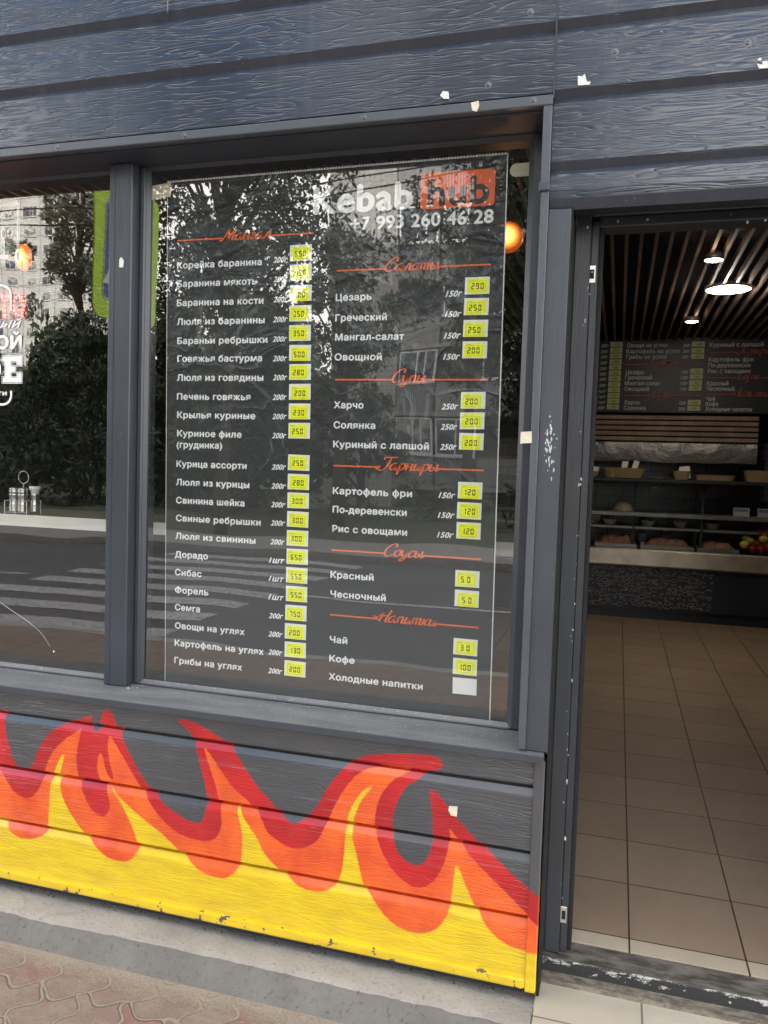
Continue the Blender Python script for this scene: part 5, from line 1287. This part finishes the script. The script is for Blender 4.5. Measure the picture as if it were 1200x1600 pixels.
def hedge(lab, x0, x1, y0, y1, h, seed, mat='leaf3', per=34):
    g = np.random.default_rng(seed); n = int((x1-x0)*(y1-y0)*h*3.0)
    cs = np.stack([g.uniform(x0, x1, n), g.uniform(y0, y1, n), g.uniform(.1, h, n)*(.85+.15*np.sin(g.uniform(0, 6, n)))], 1)
    me = leaves_mesh(cs, np.full(n, .45), per, .14, .1, seed); me.materials.append(M[mat]); o = bpy.data.objects.new('hedge', me); COL.objects.link(o)
    return tag(o, lab, 'hedge')
hl = mirY(-120, 700, -20).x; hr = mirY(470, 700, -20).x
hedge('long clipped dark green hedge behind the far pavement', hl, hr, -21.6, -20.0, 2.7, 3)
hl = mirY(500, 700, -20).x; hr = mirY(900, 700, -20).x
hedge('low loose shrub border in front of the tiled block', hl, hr, -20.8, -19.6, 1.2, 4, 'leaf1', 28)

# far belt of trees that closes the view under the crowns
g_ = np.random.default_rng(66); xl_, xr_ = mirY(-220, 700, -38).x, mirY(500, 700, -38).x
n_ = 1500; hx = g_.uniform(xl_, xr_, n_); hh = 7.6+1.6*np.sin(hx*.55)+1.0*np.sin(hx*1.7+1)
me = leaves_mesh(np.stack([hx, g_.uniform(-41, -37, n_), hh*g_.uniform(0, 1, n_)**.8], 1), np.full(n_, .9), 26, .34, .3, 8); me.materials.append(M['leaf3'])
o = bpy.data.objects.new('treeline', me); COL.objects.link(o); tag(o, kind='stuff'); o['label'] = 'dark far belt of trees closing the view across the lawn'; o['category'] = 'trees'

# crossing sign, facing the road along the kerb
def depthpt(px, py, d): return Vector(CAM+ray(px, py)*d)
pl, pr_ = depthpt(145, 383, 5.4), depthpt(244, 418, 6.0)
def mv(p): return Vector((p.x, 2*GLASS_Y-p.y, p.z))
s0, s1 = mv(pl), mv(pr_)
SG_C = (s0+s1)/2; sd_ = Vector((s1.x-s0.x, s1.y-s0.y, 0)); SW = sd_.length; sd_.normalize(); SHH = .92
SG = empty('crossing_sign', (SG_C.x, SG_C.y, 0), 'pedestrian crossing sign on fluorescent yellow-green board mirrored beside the mullion', 'road sign')
SG.rotation_euler.z = math.atan2(sd_.y, sd_.x)
def rrect(w, h, r_, z):
    P = []
    for cx, cz, a0 in ((w/2-r_, h/2-r_, 0), (-w/2+r_, h/2-r_, 90), (-w/2+r_, -h/2+r_, 180), (w/2-r_, -h/2+r_, 270)):
        for k in range(6): an = R(a0+k*18); P.append((cx+r_*math.cos(an), z+cz+r_*math.sin(an)))
    return P
nrm = Vector((-sd_.y, sd_.x, 0)); face = 1 if (Vector((-1.6, 0, 0))-SG_C).dot(nrm) > 0 else -1
def sbuild(pts, d0, d1, name, mat):
    k = MB(); k.prism(pts, min(face*d0, face*d1), max(face*d0, face*d1)); k.build(name, mat, SG)
zc = SG_C.z; print('SIGN', SW, SG_C, SHH)
sbuild(rrect(SW, SHH, .07, zc), 0, .012, 'board', simple('fluorescent_green_board', (.58, .90, .04), .45, var=.05))
sbuild(rrect(SW*.74, SHH*.74, .05, zc), .0121, .0150, 'border', simple('grey_sign_border', (.45, .5, .55), .4))
sbuild(rrect(SW*.70, SHH*.70, .04, zc), .0151, .0170, 'blue_field', simple('blue_sign_field', (.03, .09, .28), .4))
sbuild([(-.25, zc-.23), (.25, zc-.23), (0, zc+.22)], .0171, .0185, 'triangle', M['white'])
sbuild([(-.05, zc-.2), (-.02, zc-.2), (.0, zc-.1), (.05, zc-.2), (.08, zc-.2), (.03, zc-.04), (.03, zc+.04), (-.02, zc+.04), (-.05, zc-.05)], .0186, .0195, 'walking_figure', M['black'])
k = MB(); k.tube([(0, -face*.04, 0), (0, -face*.04, zc+.5)], .035, 12); k.build('pole', simple('grey_sign_pole', (.3, .3, .3), .5), SG)

# apartment blocks
def window_mesh(w, h, curtains):
    k = MB(); k.box(-w/2, w/2, -.06, .10, -h/2, h/2, 1)
    k.box(-w/2+.06, w/2-.06, .1001, .104, -h/2+.06, h/2-.06, 0)
    k.box(-.03, .03, .1041, .12, -h/2, h/2, 1); k.box(w*.2, w*.2+.06, .1041, .12, -h/2, h/2, 1) if curtains else None
    k.box(-w/2-.05, w/2+.05, .1, .22, -h/2-.08, -h/2-.001, 1); return k
def glaz(name, c): 
    t = NT(name); v = t.coord(kind='Object'); n = t.noise(v, 2.0, 1); t.set(Base_Color=t.mix(t.rng(n, .45, .55), c, tuple(k*.35 for k in c)), Roughness=.08); return t.mat
gA = [glaz('pale_window_pane', (.34, .37, .36)), glaz('dark_window_pane', (.12, .14, .16)), glaz('curtained_window_pane', (.50, .50, .46))]
M['wframe'] = simple('white_window_frame', (.68, .68, .66), .5)
def panelwall(name, c, jw, jh):
    t = NT(name); tc = t.n('ShaderNodeTexCoord'); sp = t.n('ShaderNodeSeparateXYZ'); t.l(tc.outputs['Object'], sp.inputs[0]); cb = t.n('ShaderNodeCombineXYZ'); t.l(sp.outputs[0], cb.inputs[0]); t.l(sp.outputs[2], cb.inputs[1])
    bk = t.n('ShaderNodeTexBrick'); bk.offset = 0; t.l(cb.outputs[0], bk.inputs['Vector']); bk.inputs['Scale'].default_value = 1; bk.inputs['Brick Width'].default_value = jw; bk.inputs['Row Height'].default_value = jh; bk.inputs['Mortar Size'].default_value = jh*.035
    bk.inputs['Color1'].default_value = (*c, 1); bk.inputs['Color2'].default_value = (*[k*.93 for k in c], 1); bk.inputs['Mortar'].default_value = (*[k*.55 for k in c], 1)
    n = t.noise(tc.outputs['Object'], .5, 6, .6); mul = t.n('ShaderNodeMix', data_type='RGBA', blend_type='MULTIPLY'); mul.inputs[0].default_value = 1; t.l(bk.outputs[0], mul.inputs[6]); t.l(t.mix(t.rng(n, .3, .7), (.8, .8, .8), (1, 1, 1)), mul.inputs[7])
    t.set(Base_Color=mul.outputs[2], Roughness=.85); return t.mat
# far tall block
AY = -112.0
q1 = mirY(137, 700, AY).x; fl, bay = 2.8, 3.43; q0 = q1-bay*8
AB = empty('apartment_block', ((q0+q1)/2, AY, 0), 'tall cream panel apartment block mirrored in the left pane', 'building')
mb = MB(); mb.box(q0-20, q1+.8, AY-14, AY, 0, 47.5); 
child(mb, 'wall', panelwall('cream_wall_panels', (.60, .59, .56), bay, fl), AB)
mb = MB(); mb.box(q0-20.3, q1+1.1, AY-14.3, AY+.4, 47.51, 48.4); child(mb, 'roof', simple('grey_roof_edge', (.4, .4, .4), .8), AB)
random.seed(9); protos = []
for k in range(5):
    protos.append(window_mesh((1.7, 2.3, 1.9, 2.3, 1.7)[k], 1.55, k % 2).build('window', [gA[k % 3], M['wframe']], AB))
cnt = 0
for f_ in range(15, 3, -1):
    for b_ in range(8):
        x = q0+bay*(b_+.5)
        src = random.choice(protos)
        o = src if src.name not in [c.name for c in AB.children if c.get('used')] and not src.get('used') else None
        if o is None: o = src.copy(); COL.objects.link(o)
        o['used'] = 1; o.parent = AB; o.location = (x-AB.location.x, 0, fl*f_+1.6-.9)
for o in list(AB.children):
    if 'used' in o: del o['used']
# nearer tiled block with loggias
BYY = -28.0
bx0, bx1, bx2 = mirY(513, 500, BYY).x, mirY(617, 500, BYY).x, mirY(905, 500, BYY).x
TB = empty('tiled_block', (bx1, BYY, 0), 'grey tiled apartment block with panelled balconies mirrored behind the salad list', 'building')
mb = MB(); mb.box(bx0, bx1, BYY-10, BYY, -.02, 26); child(mb, 'wall', panelwall('small_grey_wall_tiles', (.42, .415, .40), .22, .22), TB)
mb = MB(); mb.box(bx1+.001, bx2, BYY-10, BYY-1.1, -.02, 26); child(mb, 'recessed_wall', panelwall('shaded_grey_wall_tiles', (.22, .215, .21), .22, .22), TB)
M['corr'] = None
def corr():
    t = NT('corrugated_grey_panels'); v = t.coord(); w = t.n('ShaderNodeTexWave'); w.bands_direction = 'X'; t.l(v, w.inputs[0]); w.inputs['Scale'].default_value = 3.2
    t.set(Base_Color=t.mix(w.outputs[1], (.13, .14, .155), (.27, .285, .30)), Roughness=.6, Normal=t.bump(w.outputs[1], .03)); return t.mat
M['corr'] = corr(); wb = (bx2-bx1)/4
for f_ in range(0, 9):
    zf = .9+f_*2.8
    mb = MB(); mb.box(bx1+.002, bx2, BYY-1.099, BYY+.02, zf-.16, zf); child(mb, 'floor_slab', M['ledge'], TB)
    for b_ in range(4):
        xx = bx1+b_*wb
        mb = MB(); mb.box(xx+.05, xx+wb-.05, BYY-.05, BYY+.01-(.08 if b_ % 2 else 0), zf+.001, zf+1.15, 0); child(mb, 'parapet', M['corr'] if (b_+f_) % 2 else simple('flat_grey_parapet', (.24, .24, .24), .7), TB)
        if (b_+f_) % 3 != 2:
            o = window_mesh(wb-.15, 1.35, 1).build('window', [gA[(b_+f_) % 2], M['wframe']], TB); o.location = (xx+wb/2-TB.location.x, -.14, zf+1.9)
# street cables on two poles
def upole(px, y, lab):
    q = mirY(px, 700, y); k = MB(); k.tube([(0, 0, -.05), (0, 0, 8.6)], [.13, .09], 12); o = empty('utility_pole', (q.x, y, 0), lab, 'pole'); k.build('shaft', simple('grey_concrete_pole', (.33, .32, .30), .8), o)
    k = MB(); k.box(-.5, .5, -.04, .04, 8.1, 8.2); k.build('crossarm', M['bark'], o); return q.x
xa_ = upole(-330, -12.0, 'grey pole left of the crossing carrying cables'); xb_ = upole(960, -12.0, 'grey pole right of the crossing carrying cables')
for k_, (dz, sag) in enumerate(((8.25, .9), (7.6, .75), (7.45, 1.0))):
    k = MB(); k.tube([(xa_+(xb_-xa_)*t, -12.0+.25*(k_-1), dz-sag*4*t*(1-t)) for t in np.linspace(0, 1, 24)], .014, 5)
    tag(k.build('cable', M['black']), ('upper black cable', 'middle black cable', 'lowest sagging black cable')[k_]+' strung between the two street poles', 'cable')
# unseen taller house added behind the kiosk to shade the pavement and the road
HB = empty('shade_house', (0, 9.0, 0), 'plain unseen brick house added behind the kiosk to block the sun', 'building')
mb = MB(); mb.box(-22, 24, 9.0, 21, -.02, 27); child(mb, 'wall', simple('red_brick_wall', (.28, .13, .09), .85), HB)
mb = MB(); mb.box(-22.4, 24.4, 8.6, 21.4, 27.001, 27.6); child(mb, 'roof', simple('dark_roof', (.08, .08, .08), .8), HB)
